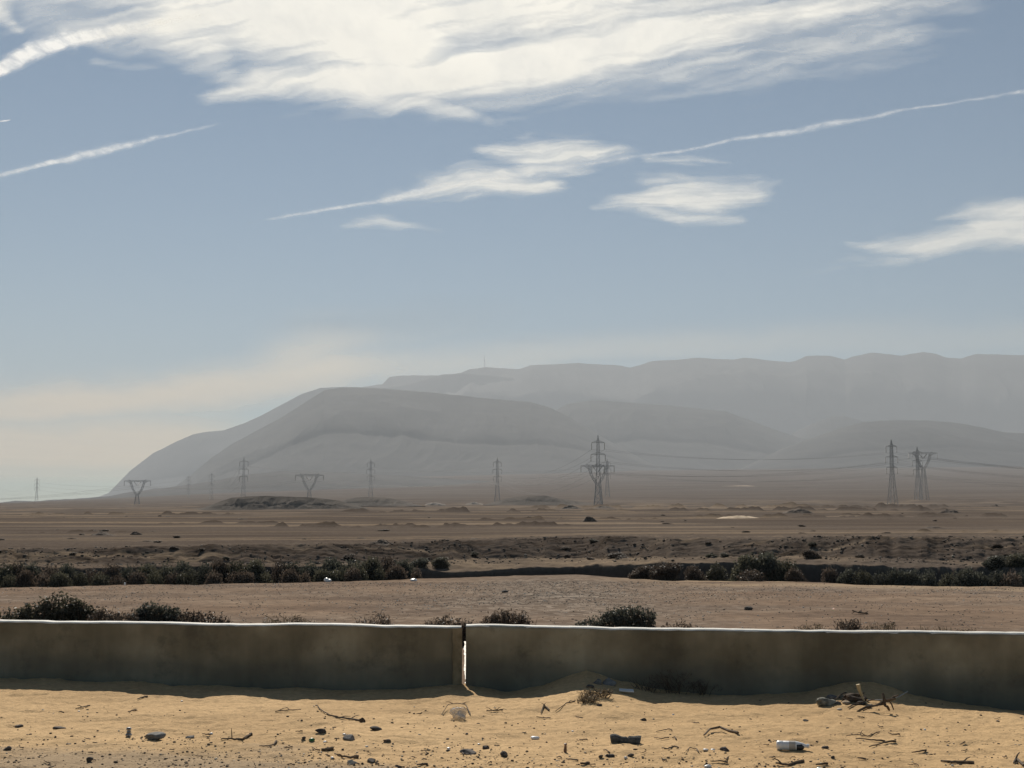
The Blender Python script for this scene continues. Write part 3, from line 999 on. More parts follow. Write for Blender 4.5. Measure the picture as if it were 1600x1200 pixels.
def place_pylon3(u, vtop, vbase, rz, label):
    Y = F * P3_H / (vbase - vtop)
    z = float(z_at(vbase, Y))
    x = float(x_at(u, Y, z))
    zg = ground_z(u, Y) - 0.1
    ztop = float(z_at(vtop, Y))
    r = thing('lattice_pylon', (x, Y, zg), math.radians(rz), label, 'pylon', 'lattice pylons of the power lines', scale=(ztop - zg) / P3_H)
    copy_part('tower_body', P3[0], r)
    for (h, s, l), me in zip(P3_ARMS, P3[1]):
        arm = copy_part('cross_arm', me, r)
        for sg in (-1, 1):
            copy_part('insulator', P3[2], arm, (sg * s, 0, h - 0.15))
    return r


def place_delta(u, vbeam, wpx, Y, rz, label):
    zg = ground_z(u, Y) - 0.1
    k = wpx * Y / F / (2 * PD_W)
    ext = (float(z_at(vbeam, Y)) - zg) / k - 20.9
    x = float(x_at(u, Y, zg))
    r = thing('delta_pylon', (x, Y, zg), math.radians(rz), label, 'pylon', 'wide delta pylons of the second power line', scale=k)
    hb = 9.0 + ext
    bw = 1.7 + hb * 0.055
    nl = max(3, int(hb / 3))
    b = MB()
    lattice(b, [(hb * i / nl, bw + (1.05 - bw) * (i / nl) ** 0.9) for i in range(nl + 1)], 0.16, 0.085)
    b.build('tower_body', M['steel'], r)
    r['ext'] = ext
    for m in PD[1]: copy_part('fork_arm', m, r, (0, 0, ext))
    bm_ = copy_part('cross_beam', PD[2], r, (0, 0, ext))
    for sx_ in (-PD_W + 0.2, PD_W - 0.2): copy_part('insulator', P3[2], bm_, (sx_, 0, 20.8))
    copy_part('insulator', P3[2], bm_, (-3.0, 0, 20.2), (0, math.radians(-38), 0))
    copy_part('insulator', P3[2], bm_, (3.0, 0, 20.2), (0, math.radians(38), 0))
    return r


pA = [place_pylon3(330, 738, 786, 14, 'lattice pylon with three arm tiers, close left of the pylon on the dark low hill'),
      place_pylon3(380, 714, 786, 10, 'three tier lattice pylon rising behind the left shoulder of the dark low hill'),
      place_pylon3(777, 715, 787, -6, 'lattice pylon standing alone on the plain left of the tallest pylon'),
      place_pylon3(935, 680, 793, -8, 'tallest and nearest lattice pylon, overlapping a wide forked pylon behind it'),
      place_pylon3(1395, 687, 791, 10, 'tall lattice pylon on the right, just left of the forked pylon')]
pC = [place_pylon3(-8, 752, 782, 10, 'pale distant pylon cut by the left edge of the picture'),
      place_pylon3(57, 746, 782, 10, 'small distant pylon against the pale sky at far left'),
      place_pylon3(294, 742, 781, 12, 'faint distant pylon between the far left forked pylon and the three tier ones'),
      place_pylon3(579, 717, 776, 8, 'lattice pylon rising behind a low mound, right of a forked pylon'),
      place_pylon3(949, 717, 775, 6, 'smaller distant pylon close behind the right side of the tallest pylon'),
      place_pylon3(1435, 698, 777, 8, 'slim pylon standing inside the outline of the rightmost forked pylon')]
pB = [place_delta(214, 751.5, 41, 1240, 6, 'wide forked pylon in front of the foot of the pale mountain slope'),
      place_delta(483, 742.5, 44, 1155, 4, 'wide forked pylon rising behind the flat top of the dark low hill'),
      place_delta(934, 728, 53, 985, 3, 'wide forked pylon partly hidden behind the tallest lattice pylon'),
      place_delta(1444, 708, 46, 1120, 4, 'rightmost wide forked pylon, a slim pylon showing through it')]


def span(a, b, sag, n=22):
    a, b = Vector(a), Vector(b)
    return [a.lerp(b, i / n) - Vector((0, 0, sag * 4 * (i / n) * (1 - i / n))) for i in range(n + 1)]


def run_wire(anchors, r, label, sagk=0.026, group=None):
    mb = MB()
    for a, b in zip(anchors[:-1], anchors[1:]):
        d = (Vector(a) - Vector(b)).length
        pts = span(a, b, min(sagk * d, 17.0))
        mb.tube(pts, r, 5)
    o = mb.build('overhead_wire', M['wire'])
    tag(o, label, 'wire', group or 'overhead wires')
    return o


def w_pt(root, p):
    Mx = Matrix.Translation(root.location) @ Matrix.Rotation(root.rotation_euler.z, 4, 'Z') @ Matrix.Scale(root.scale.x, 4)
    return Mx @ Vector(p)


tier = ['top', 'middle', 'lowest']
side = {-1: 'left', 1: 'right'}
for k, (h, s, l) in enumerate(P3_ARMS):
    for sg in (-1, 1):
        A = [w_pt(p, (sg * s, 0, h - 4.3)) for p in pA]
        end = pt(2050, 742 + 9 * k, 900.0); end = Vector((float(end[0]), float(end[1]), float(end[2])))
        run_wire(A + [end], 0.048, 'wire hung from the %s tips of the %s arms along the nearest pylon row' % (side[sg], tier[k]))
        Cc = [w_pt(p, (sg * s, 0, h - 4.3)) for p in pC]
        end = pt(2050, 725 + 9 * k, 1350.0); end = Vector((float(end[0]), float(end[1]), float(end[2])))
        run_wire(Cc + [end], 0.048, 'wire hung from the %s tips of the %s arms along the farthest pylon row' % (side[sg], tier[k]))
for x_, nm in ((-PD_W + 0.2, 'left end'), (0, 'centre'), (PD_W - 0.2, 'right end')):
    Bb = [w_pt(p, (x_, 0, 16.6 + p['ext'])) for p in pB]
    st = pt(-300, 762, 1500.0); st = Vector((float(st[0]), float(st[1]), float(st[2])))
    end = pt(2000, 728, 1100.0); end = Vector((float(end[0]), float(end[1]), float(end[2])))
    run_wire([st] + Bb + [end], 0.06, 'wire hung from the %s of the wide forked pylons' % nm)

# mast on the plateau
mz = 13000.0
base = pt(757, 575.5, mz)
mast = thing('radio_mast', (float(base[0]), mz, float(base[2])), 0, 'thin radio mast standing on the edge of the far plateau', 'mast')
mm = MB()
H = 22.0 / F * mz
lattice(mm, [(-8, 3.4), (H * 0.25, 3.2), (H * 0.5, 3.0), (H * 0.75, 2.6)], 1.1, 0.6)
mm.build('lattice_shaft', M['mast'], mast)
mm = MB(); mm.bar((0, 0, H * 0.74), (0, 0, H), 1.7, 1.0, 6); mm.build('antenna', M['mast'], mast)

# ------------------------------------------------------------------ shrubs
def leaf_cloud(lumps, count, size, seed, flat=0.5, long=1.0):
    """leaf-sized quads filling ellipsoidal lumps (cx, cy, cz, rx, ry, rz, weight)"""
    rg = np.random.default_rng(seed)
    w = np.array([l[6] for l in lumps], float); w /= w.sum()
    which = rg.choice(len(lumps), count, p=w)
    d = rg.normal(size=(count, 3)); d /= np.linalg.norm(d, axis=1)[:, None]
    r = rg.random(count) ** 0.42
    L = np.array([l[:6] for l in lumps], float)
    # clumping: push points to a few dozen twig ends
    c = L[which, :3] + d * L[which, 3:6] * r[:, None]
    nt_ = max(12, count // 26)
    tips_i = rg.choice(count, nt_, replace=False)
    tips = c[tips_i]
    near_i = rg.integers(0, nt_, count)
    best = near_i.copy(); bd = np.full(count, 1e9)
    for _ in range(7):
        cand = rg.integers(0, nt_, count)
        dd = np.linalg.norm(c - tips[cand], axis=1)
        m = dd < bd
        best[m] = cand[m]; bd[m] = dd[m]
    c = c * 0.55 + tips[best] * 0.45 + rg.normal(size=(count, 3)) * size * 0.35
    keep = c[:, 2] > 0.0
    c = c[keep]; n = len(c)
    a = rg.normal(size=(n, 3)); a[:, 2] = np.abs(a[:, 2]) * (0.4 + long * 0.5) ; a /= np.linalg.norm(a, axis=1)[:, None]
    b = np.cross(a, rg.normal(size=(n, 3))); b /= np.linalg.norm(b, axis=1)[:, None]
    s = size * (0.55 + 0.9 * rg.random(n))[:, None]
    A, B = a * s * long, b * s * flat
    V = np.stack([c - A, c + B, c + A, c - B], 1).reshape(-1, 3)
    Fq = np.arange(n * 4).reshape(n, 4)
    return mesh_np('foliage', V, Fq, 4)


def stems(lumps, n, seed, r=0.012, topfrac=0.95):
    rg = random.Random(seed)
    mb = MB()
    wts = [l[6] for l in lumps]
    for _ in range(n):
        l = rg.choices(lumps, wts)[0]
        th = rg.uniform(0, 2 * math.pi); q = rg.uniform(0.3, 1.0)
        tip = Vector((l[0] + l[3] * q * math.cos(th), l[1] + l[4] * q * math.sin(th), max(0.08, l[2] + l[5] * topfrac * rg.uniform(0.2, 1.0) * math.sqrt(max(0.05, 1 - q * q * 0.6)))))
        root = Vector((0, 0, -0.1)) if n < 20 else Vector((l[0] + rg.uniform(-0.25, 0.25) * l[3], l[1] + rg.uniform(-0.25, 0.25) * l[4], -0.15))
        mid = root.lerp(tip, 0.5) + Vector((rg.uniform(-.06, .06), rg.uniform(-.06, .06), 0.05))
        mb.tube([root, mid, tip], [r * 1.6, r, r * 0.4], 4)
    return mb


def shrub(name, loc, lumps, count, size, leaf, label, seed, nst=40, group=None, flat=0.5, long=1.0, r=0.012, topfrac=0.95, cat='shrub'):
    root = thing(name, loc, 0, label, cat, group)
    link_mesh('foliage', leaf_cloud(lumps, count, size, seed, flat, long), M[leaf], root)
    stems(lumps, nst, seed, r, topfrac).build('stem', M['twig'], root)
    return root


def lump_at(u, vtop, vbase, uw, Y, ctr, wt=1.0, zr=None):
    """an ellipsoid lump seen at column u, rising to vtop, uw photo pixels wide; relative to ctr"""
    k = Y / F
    ztop = float(z_at(vtop, Y)); zbase = float(z_at(vbase, Y))
    h = max(0.08, ztop - zbase)
    x = float(x_at(u, Y, zbase))
    return (x - ctr.x, Y - ctr.y, zbase - ctr.z + h * 0.42, uw * k * 0.5, max(0.25, uw * k * 0.32), h * 0.60, wt * uw * h)


# --- row right behind the wall
def near_shrub(lumps_uv, Y, leaf, label, seed, dens=1.0, size=0.034, nst=40, flat=0.5, long=1.0, name='desert_shrub', r=0.009, topfrac=0.95):
    uc = sum(l[0] for l in lumps_uv) / len(lumps_uv)
    ctr = on_ground(uc, Y)
    vb = float(800)  # base row from ground height
    out = []
    area = 0
    for (u, vt, uw, *rest) in lumps_uv:
        zb_ = ground_z(u, Y)
        vbase = 600 - F * math.tan(math.atan((zb_ - EYE) / Y) - PITCH)
        out.append(lump_at(u, vt, vbase, uw, Y + (rest[0] if rest else 0), ctr))
        area += out[-1][6]
    cnt = int(min(9000, max(500, dens * sum(l[3] * 2 * l[5] * 1.4 for l in out) * 2300)))
    return shrub(name, ctr, out, cnt, size, leaf, label, seed, nst, flat=flat, long=long, r=r, topfrac=topfrac, cat='shrub')


near_shrub([(60, 936, 76), (90, 921, 76), (118, 929, 54), (142, 940, 60), (30, 944, 50), (5, 952, 40)], 25.5, 'leaf_olive', 'big domed dark green bush behind the far left end of the wall', 101, 1.35, 0.036, 60)
near_shrub([(165, 943, 55), (190, 948, 50), (150, 950, 40), (205, 950, 30)], 25.0, 'leaf_brown', 'low brown bush between the two dark domed bushes at left', 102, 0.9, 0.03, 50)
near_shrub([(215, 946, 50), (245, 937, 70), (270, 943, 40), (228, 942, 40)], 25.4, 'leaf_green', 'dark green domed bush behind the wall, second from the left end', 103, 1.4, 0.036, 60)
near_shrub([(295, 948, 50), (320, 950, 50), (345, 953, 40)], 25.2, 'leaf_brown', 'brown scrubby bush trailing right of the second dark dome', 104, 0.9, 0.03, 60)
near_shrub([(420, 960, 40), (450, 956, 50), (475, 957, 40), (490, 966, 30)], 24.6, 'leaf_straw', 'thin dry straw tuft behind the wall left of the smaller dry tuft', 105, 0.9, 0.03, 90, 0.22, 1.6, r=0.006)
near_shrub([(565, 962, 36), (590, 952, 40), (605, 960, 24)], 24.6, 'leaf_brown', 'small dry tuft standing apart behind the middle of the left wall', 106, 1.0, 0.03, 70, 0.25, 1.5, r=0.006)
near_shrub([(670, 966, 40), (697, 957, 40), (722, 962, 40), (735, 966, 30)], 24.8, 'leaf_brown', 'sparse dark bush behind the gap between the two walls', 107, 2.0, 0.03, 60, 0.4, 1.1)
near_shrub([(765, 956, 50), (795, 948, 60), (820, 952, 40), (780, 950, 40)], 25.0, 'leaf_brown', 'rounded dark brown bush behind the wall just right of the gap', 108, 1.6, 0.03, 70, 0.4, 1.2)
near_shrub([(905, 964, 40), (935, 955, 50), (960, 942, 50), (985, 939, 50), (1005, 944, 40), (975, 950, 80)], 25.2, 'leaf_green', 'tallest dark bush behind the right wall with a ragged right side', 109, 1.15, 0.032, 80)
near_shrub([(1008, 938, 10), (1022, 944, 12), (1016, 948, 14)], 25.3, 'leaf_green', 'upright leafy sprig beside the tallest bush behind the right wall', 110, 0.8, 0.03, 14)
near_shrub([(1045, 970, 40), (1070, 968, 40), (1090, 972, 30)], 24.6, 'leaf_brown', 'low dry bush at the right foot of the tallest bush', 111, 0.7, 0.028, 50, 0.4, 1.2)
near_shrub([(1255, 974, 40), (1280, 972, 40)], 24.4, 'leaf_straw', 'low straw tuft left of the small dark dome behind the right wall', 112, 0.8, 0.028, 60, 0.22, 1.6, r=0.006)
near_shrub([(1318, 966, 40), (1338, 963, 30)], 24.6, 'leaf_brown', 'small dark dome shaped bush behind the right wall', 113, 1.1, 0.028, 50, 0.4, 1.2)
near_shrub([(1370, 970, 50), (1392, 968, 30)], 24.4, 'leaf_straw', 'spindly dry tuft right of the small dark dome', 114, 0.8, 0.028, 60, 0.2, 1.7, r=0.006)
near_shrub([(1440, 976, 50), (1480, 974, 50), (1515, 978, 40)], 24.3, 'leaf_straw', 'long fringe of dead grass tufts behind the far right of the wall', 115, 0.7, 0.028, 90, 0.2, 1.7, r=0.005)

# --- shrubs growing in the ditch
DG = 'shrubs growing along the ditch'
protos = {}


def ditch_proto(kind, variant):
    key = (kind, variant)
    if key in protos: return protos[key]
    rg = random.Random(variant * 7 + len(kind))
    lumps = [(0, 0, 0.55, 0.72, 0.6, 0.6, 1.0), (rg.uniform(-.15, .15), 0, 1.2, 0.66, 0.55, 0.65, 1.0)]
    for _ in range(6):
        th = rg.uniform(0, 6.28); q = rg.uniform(0.35, 0.75)
        s = rg.uniform(0.25, 0.45)
        lumps.append((q * math.cos(th), q * 0.7 * math.sin(th), rg.uniform(0.5, 1.55), s, s, s * 0.9, 0.35))
    me = leaf_cloud(lumps, 9500, 0.046, 900 + variant * 3 + len(kind))
    me.materials.append(M[kind])
    sb = stems(lumps, 40, variant, 0.012).build('stem', M['twig'], mesh_only=True)
    protos[key] = (me, sb)
    return protos[key]


cnt_d = [0]


def ditch_shrub(u, vtop, uw, Y, zbase, kind, label):
    cnt_d[0] += 1
    me, sb = ditch_proto(kind, cnt_d[0] % 4)
    x = float(x_at(u, Y, zbase))
    h = float(z_at(vtop, Y)) - zbase
    o = thing('ditch_shrub', (x, Y, zbase), random.uniform(0, 6.28), label, 'shrub', DG)
    wx = uw * Y / F * 0.5
    o.scale = (wx * 1.25, wx * 1.1, h / 1.80)
    copy_part('foliage', me, o); copy_part('stem', sb, o)
    return o


LEFTBAND = 'dark shrub in the unbroken thicket filling the left part of the ditch'
rs = random.Random(5)
row_tops = table([(-120, 880), (20, 878), (40, 876), (75, 884), (110, 879), (140, 884), (180, 877), (215, 881), (255, 879), (300, 877), (345, 875), (380, 874), (410, 876), (440, 871), (470, 877), (500, 869),
                  (540, 869), (580, 868), (620, 870), (640, 876)])
for u in range(-120, 640, 29):
    uj = u + rs.uniform(-6, 6)
    Ye_ = float(np.interp(uj, uu, Ye))
    k = 'leaf_olive' if rs.random() < 0.45 else ('leaf_green' if rs.random() < 0.6 else 'leaf_brown')
    ditch_shrub(uj, float(row_tops(uj)) - 3 + rs.uniform(-3, 4), rs.uniform(44, 66), Ye_ + 2.4, -2.0, k, LEFTBAND)
    ditch_shrub(uj + 14, float(row_tops(uj)) + rs.uniform(10, 18), rs.uniform(40, 58), Ye_ + 1.4, -2.0, 'leaf_brown' if rs.random() < 0.55 else 'leaf_olive', LEFTBAND)
for (u, vt, uw, dy, zb_, k, lab) in [
    (553, 882, 46, 1.0, -1.4, 'leaf_brown', 'rounded brown dead looking bush at the right end of the left thicket'),
    (615, 884, 42, 1.0, -1.3, 'leaf_brown', 'brown bush beside the white scrap on the ditch edge'),
    (655, 871, 36, 4.6, -0.4, 'leaf_green', 'dark green bush on the bank right of the left thicket'),
    (692, 869, 40, 5.2, -0.3, 'leaf_olive', 'olive bush on the bank above the start of the shaded cut'),
    (965, 862, 50, 7.5, 0.0, 'leaf_brown', 'small dark bush on the slope above the shaded cut'),
    (1005, 884, 50, 0.4, -0.6, 'leaf_brown', 'brown bush at the near lip of the ditch, left of the biggest bush'),
    (1035, 877, 70, 0.6, -0.9, 'leaf_brown', 'broad brown bush overhanging the ditch, left of the biggest bush'),
    (1085, 881, 50, 1.4, -1.2, 'leaf_brown', 'brown bush between the broad one and the biggest bush'),
    (1120, 876, 60, 2.0, -1.5, 'leaf_olive', 'dark bush adjoining the left side of the biggest bush'),
    (1165, 866, 62, 2.4, -1.7, 'leaf_olive', 'left half of the biggest dark thicket in the ditch'),
    (1205, 860, 66, 2.6, -1.8, 'leaf_green', 'tallest dark bush of the ditch thicket right of centre'),
    (1235, 872, 50, 2.0, -1.5, 'leaf_olive', 'dark bush sloping down the right side of the biggest thicket'),
    (1180, 886, 70, 1.2, -1.4, 'leaf_brown', 'brown undergrowth bush in front of the biggest thicket'),
    (1245, 888, 40, 1.0, -1.2, 'leaf_brown', 'small brown bush where the biggest thicket ends'),
    (1268, 858, 34, 6.6, -0.1, 'leaf_brown', 'small scrubby bush on the slope above the right thicket'),
    (1560, 866, 60, 5.2, -0.2, 'leaf_green', 'dark bush on the bank at the far right'),
    (1595, 862, 60, 5.6, -0.2, 'leaf_olive', 'dark bush cut by the right edge of the picture')]:
    ditch_shrub(u, vt, uw, float(np.interp(u, uu, Ye)) + dy, zb_, k, lab)
RB_ = 'low dark shrub in the row along the right part of the ditch'
for u in range(1300, 1720, 26):
    uj = u + rs.uniform(-6, 6)
    ditch_shrub(uj, 886.5 + rs.uniform(-1, 6), rs.uniform(40, 60), float(np.interp(uj, uu, Ye)) + 2.0 + rs.uniform(-.5, .5), -2.0, rs.choice(['leaf_olive', 'leaf_green', 'leaf_green', 'leaf_brown']), RB_)

# --- scrub tufts dotted over the bank and the plain behind it
TL = 'small dark scrub tuft on the slope of the far bank'
for i in range(26):
    u = rs.uniform(-40, 1640)
    yb_, yc_ = float(np.interp(u, uu, Yb)), float(np.interp(u, uu, Yc))
    Y = yb_ + (yc_ - yb_) * rs.uniform(-0.3, 1.1)
    cnt_d[0] += 1
    me, sb = ditch_proto(rs.choice(['leaf_brown', 'leaf_brown', 'leaf_olive']), cnt_d[0] % 4)
    k = rs.uniform(0.12, 0.30)
    o = thing('bank_scrub', on_ground(u, Y, -0.04), rs.uniform(0, 6.28), TL, 'shrub', 'scrub tufts on the far bank')
    o.scale = (k * rs.uniform(1.0, 1.9), k * 1.2, k * rs.uniform(0.35, 0.6))
    copy_part('foliage', me, o)
PL = 'tiny dark scrub tuft dotted on the plain beyond the bank'
for i in range(70):
    u = rs.uniform(-40, 1640)
    Y = 70 * math.exp(rs.random() * 1.6)
    cnt_d[0] += 1
    me, sb = ditch_proto('leaf_brown', cnt_d[0] % 4)
    k = rs.uniform(0.10, 0.32) * (Y / 110) ** 0.5
    o = thing('plain_scrub', on_ground(u, Y, -0.05), rs.uniform(0, 6.28), PL, 'shrub', 'scrub tufts dotted on the plain')
    o.scale = (k * rs.uniform(1.2, 3.0), k * 1.5, k * rs.uniform(0.25, 0.45))
    copy_part('foliage', me, o)

# ------------------------------------------------------------------ heaps of earth on the plain
def heap(name, u, vtop, vbase, uw, Y, mat, label, seed, cat='heap', group=None, lumpy=0.5):
    Y = Y if Y > 66 else float(np.interp(u, uu, Yc)) + 0.5
    zb_ = float(z_at(vbase, Y)); h = float(z_at(vtop, Y)) - zb_
    zb_ = ground_z(u, Y) - 0.04
    w = uw * Y / F * 0.5
    n, m = 36, 64
    a = np.linspace(-1, 1, m); b = np.linspace(-1, 1, n)
    A, B = np.meshgrid(a, b)
    r = np.sqrt(A ** 2 + B ** 2)
    base_ = np.clip(1 - r ** 2, 0, 1)
    base_ = base_ * np.clip(0.3 + 1.5 * fbm(A * 1.7 + seed * 3, B * 1.7, 3, seed + 40), 0, 1.2)
    z = base_ * (0.35 + lumpy * 1.3 * fbm(A * 2.2 + seed, B * 2.2, 4, seed)) + base_ ** 0.5 * 0.12 * (fbm(A * 9, B * 9 + seed, 3, seed + 1) - 0.5)
    z = z / z.max() * h - 0.12 * h * (r > 0.98) - 0.05
    o = link_mesh(name, grid_mesh(name, A * w, B * w * 0.8, z), M[mat])
    o.location = (float(x_at(u, Y, zb_)), Y, zb_)
    tag(o, label, cat, group)
    return o


HG = 'low heaps of earth on the plain'
heap('earth_heap', 597, 841, 852, 54, 62.0, 'earth', 'dark brown heap of earth on the bank crest left of centre', 11, group=HG)
heap('earth_heap', 630, 846, 852, 34, 62.5, 'earth', 'flatter tail heap just right of the dark brown heap on the bank crest', 12, group=HG)
heap('earth_heap', 893, 788, 796, 40, 560, 'earth', 'small dark heap left of the foot of the tallest pylon', 13, group=HG)
heap('earth_heap', 945, 790, 795, 40, 580, 'earth', 'flat dark heap at the foot of the tallest pylon', 14, group=HG)
heap('earth_heap', 922, 808, 818, 26, 165, 'earth', 'dark heap at the right end of the long dark berm', 15, group=HG)
heap('earth_heap', 1246, 793, 802, 60, 330, 'earth', 'wide rubbly dark heap on the plain left of the right hand pylons', 16, group=HG, lumpy=0.8)
heap('earth_heap', 1482, 795, 803, 44, 330, 'earth', 'dark heap on the plain below the rightmost pylons', 17, group=HG)
heap('earth_heap', 1545, 800, 803, 26, 330, 'earth', 'low dark streak of earth at the right, beyond the heap', 18, group=HG)
heap('earth_heap', 1556, 786, 790, 10, 700, 'earth', 'tiny far dark heap near the right edge', 19, group=HG)
heap('earth_heap', 160, 834, 842, 50, 110, 'earth', 'low dark heap on the plain at left', 20, group=HG)
heap('earth_heap', 213, 831, 838, 24, 112, 'earth', 'small dark heap right of the low one at left', 21, group=HG)
heap('earth_heap', 1460, 829, 834, 70, 116, 'earth', 'long low reddish heap at right above the bank', 22, group=HG)
heap('sand_heap', 1155, 806, 811, 72, 235, 'palesand', 'pale sandy patch heaped on the plain right of centre', 23, group=HG, lumpy=0.6)
heap('spoil_heap', 680, 780, 785, 36, 1000, 'sandgrey', 'pale pointed spoil heap far out left of the lone pylon', 24, group=HG, lumpy=0.3)
heap('spoil_heap', 742, 780.5, 785, 30, 1050, 'sandgrey', 'smaller pale spoil heap close to the lone pylon', 25, group=HG, lumpy=0.8)
heap('spoil_heap', 1155, 758.3, 759.5, 54, 2600, 'palesand', 'thin pale strip of bare sand far out on the plain', 26, group=HG, lumpy=0.3)

# ------------------------------------------------------------------ stones and litter
ico_v, ico_f = None, None


def ico(sub=2):
    t = (1 + 5 ** .5) / 2
    v = [(-1, t, 0), (1, t, 0), (-1, -t, 0), (1, -t, 0), (0, -1, t), (0, 1, t), (0, -1, -t), (0, 1, -t), (t, 0, -1), (t, 0, 1), (-t, 0, -1), (-t, 0, 1)]
    f = [(0, 11, 5), (0, 5, 1), (0, 1, 7), (0, 7, 10), (0, 10, 11), (1, 5, 9), (5, 11, 4), (11, 10, 2), (10, 7, 6), (7, 1, 8), (3, 9, 4), (3, 4, 2), (3, 2, 6), (3, 6, 8), (3, 8, 9), (4, 9, 5), (2, 4, 11), (6, 2, 10), (8, 6, 7), (9, 8, 1)]
    v = [Vector(p).normalized() for p in v]
    for _ in range(sub):
        cache, nf = {}, []

        def mid(a, b):
            k = (min(a, b), max(a, b))
            if k not in cache:
                v.append(((v[a] + v[b]) / 2).normalized()); cache[k] = len(v) - 1
            return cache[k]
        for a, b, c in f:
            ab, bc, ca = mid(a, b), mid(b, c), mid(c, a)
            nf += [(a, ab, ca), (b, bc, ab), (c, ca, bc), (ab, bc, ca)]
        f = nf
    return np.array([tuple(p) for p in v]), np.array(f)


ICO2 = ico(2); ICO1 = ico(1); ICO3 = ico(3)


def rock_mesh(name, sx, sy, sz, seed, cuts=7, src=None):
    """an angular stone: a sphere cut by random planes"""
    V, Fc = src or ICO2
    V = V.copy()
    rg = np.random.default_rng(seed)
    for _ in range(cuts):
        n = rg.normal(size=3); n /= np.linalg.norm(n)
        d = rg.uniform(0.30, 0.72)
        k = V @ n
        V = np.where((k > d)[:, None], V - (k - d)[:, None] * n, V)
    V = V + (rg.random(V.shape) - 0.5) * 0.06
    V = V * np.array([sx, sy, sz])
    return mesh_np(name, V, Fc, 3)


def stone(u, v, wpx, hpx, mat, label, seed, rz=None, group=None, name='stone', tilt=0.0):
    p = on_sand(u, v)
    k = p.y / F
    o = link_mesh(name, rock_mesh(name, wpx * k * 0.5 * 1.15, wpx * k * 0.42, hpx * k * 0.62, seed), M[mat])
    o.location = p + Vector((0, 0, hpx * k * 0.18))
    o.rotation_euler = (0, tilt, random.uniform(-.5, .5) if rz is None else rz)
    tag(o, label, 'stone', group)
    return o


stone(242, 1156, 34, 15, 'stone_grey', 'flat grey slab of stone beside the crushed can', 1, 0.15, tilt=-0.15)
stone(299, 1154, 18, 8, 'stone_grey', 'small triangular grey stone right of the grey slab', 2)
stone(93, 1139, 18, 7, 'stone_dark', 'dark flat stone left of the crushed can', 3)
stone(27, 1136, 16, 6, 'stone_dark', 'dark flat stone nearest the left edge', 4)
stone(140, 1190, 14, 9, 'stone_dark', 'dark stone in the grey dirt at lower left', 5)
stone(11, 1172, 12, 7, 'stone_dark', 'small dark stone in the lower left corner', 6)
stone(500, 1145, 17, 8, 'stone_dark', 'split dark stone below the curved twig', 7)
stone(587, 1141, 21, 8, 'stone_dark', 'wide flat dark stone right of the curved twig', 8)
stone(545, 1157, 17, 13, 'stone_grey', 'upright grey stone with a white scrap above it', 9)
stone(604, 1159, 12, 6, 'stone_dark', 'dark stone right of the upright grey stone', 10)
stone(475, 1156, 8, 7, 'stone_dark', 'small dark stone left of the green scrap', 12)
stone(551, 1192, 16, 9, 'stone_pale', 'pale stone half buried near the bottom edge', 13)
stone(582, 1191, 15, 9, 'stone_dark', 'dark stone right of the pale half buried stone', 14)
stone(623, 1199, 18, 6, 'stone_dark', 'dark stone cut by the bottom edge below centre left', 15)
stone(758, 1170, 13, 10, 'stone_dark', 'pointed dark stone above the end of the long dark chunk', 16)
stone(789, 1182, 15, 9, 'stone_dark', 'triangular dark stone right of the long dark chunk', 17)
stone(735, 1177, 29, 8, 'stone_dark', 'long dark chunk of stone lying lengthwise in the sand', 18, 0.05, tilt=0.12)
stone(953, 1183, 14, 8, 'stone_dark', 'dark angular stone left of the pair below the charred log', 19)
stone(939, 1184, 8, 6, 'stone_dark', 'small dark stone beside the angular one below the charred log', 20)
stone(986, 1182, 10, 6, 'stone_dark', 'dark pebble right below the charred log', 21)
stone(1132, 1173, 15, 9, 'stone_dark', 'squarish dark stone right of two white scraps', 22)
stone(1006, 1126, 12, 5, 'stone_dark', 'lone dark pebble on clean sand above the charred log', 23)
stone(1259, 1127, 9, 5, 'stone_dark', 'dark pebble with a twig on clean sand above the white bottle', 24)
stone(1291, 1170, 13, 6, 'stone_dark', 'dark stone right of the white bottle', 25)
stone(1302, 1184, 8, 5, 'stone_dark', 'small dark stone below and right of the white bottle', 26)
stone(1446, 1174, 6, 5, 'stone_dark', 'tiny dark pebble at lower right with a grey twig', 27)
stone(935, 1100, 10, 7, 'stone_dark', 'dark stone under the dry tuft on the sand crest', 28)
stone(940, 1077, 8, 5, 'stone_pale', 'white pebble on top of the sand crest', 29)
for i, (u, v, w, h, m_) in enumerate([(935, 1058, 14, 12, 'stone_grey'), (952, 1064, 20, 13, 'stone_grey'), (922, 1060, 12, 8, 'stone_dark'), (966, 1056, 16, 10, 'stone_dark'),
                                      (1017, 1068, 14, 10, 'stone_grey'), (1035, 1066, 11, 9, 'stone_grey'), (1000, 1062, 16, 9, 'stone_dark'), (1050, 1062, 18, 8, 'stone_dark')]):
    labs = ['rounded grey stone in the shade at the wall foot behind the sand crest', 'largest grey stone in the shaded rubble at the wall foot', 'dark stone at the left end of the shaded rubble',
            'dark stone beside the white scrap in the shaded rubble', 'grey stone on the right side of the shaded rubble', 'smaller grey stone at the right end of the shaded rubble',
            'dark stone in the middle of the shaded rubble', 'flat dark stone lying right of the shaded rubble']
    stone(u, v, w, h, m_, labs[i], 60 + i)

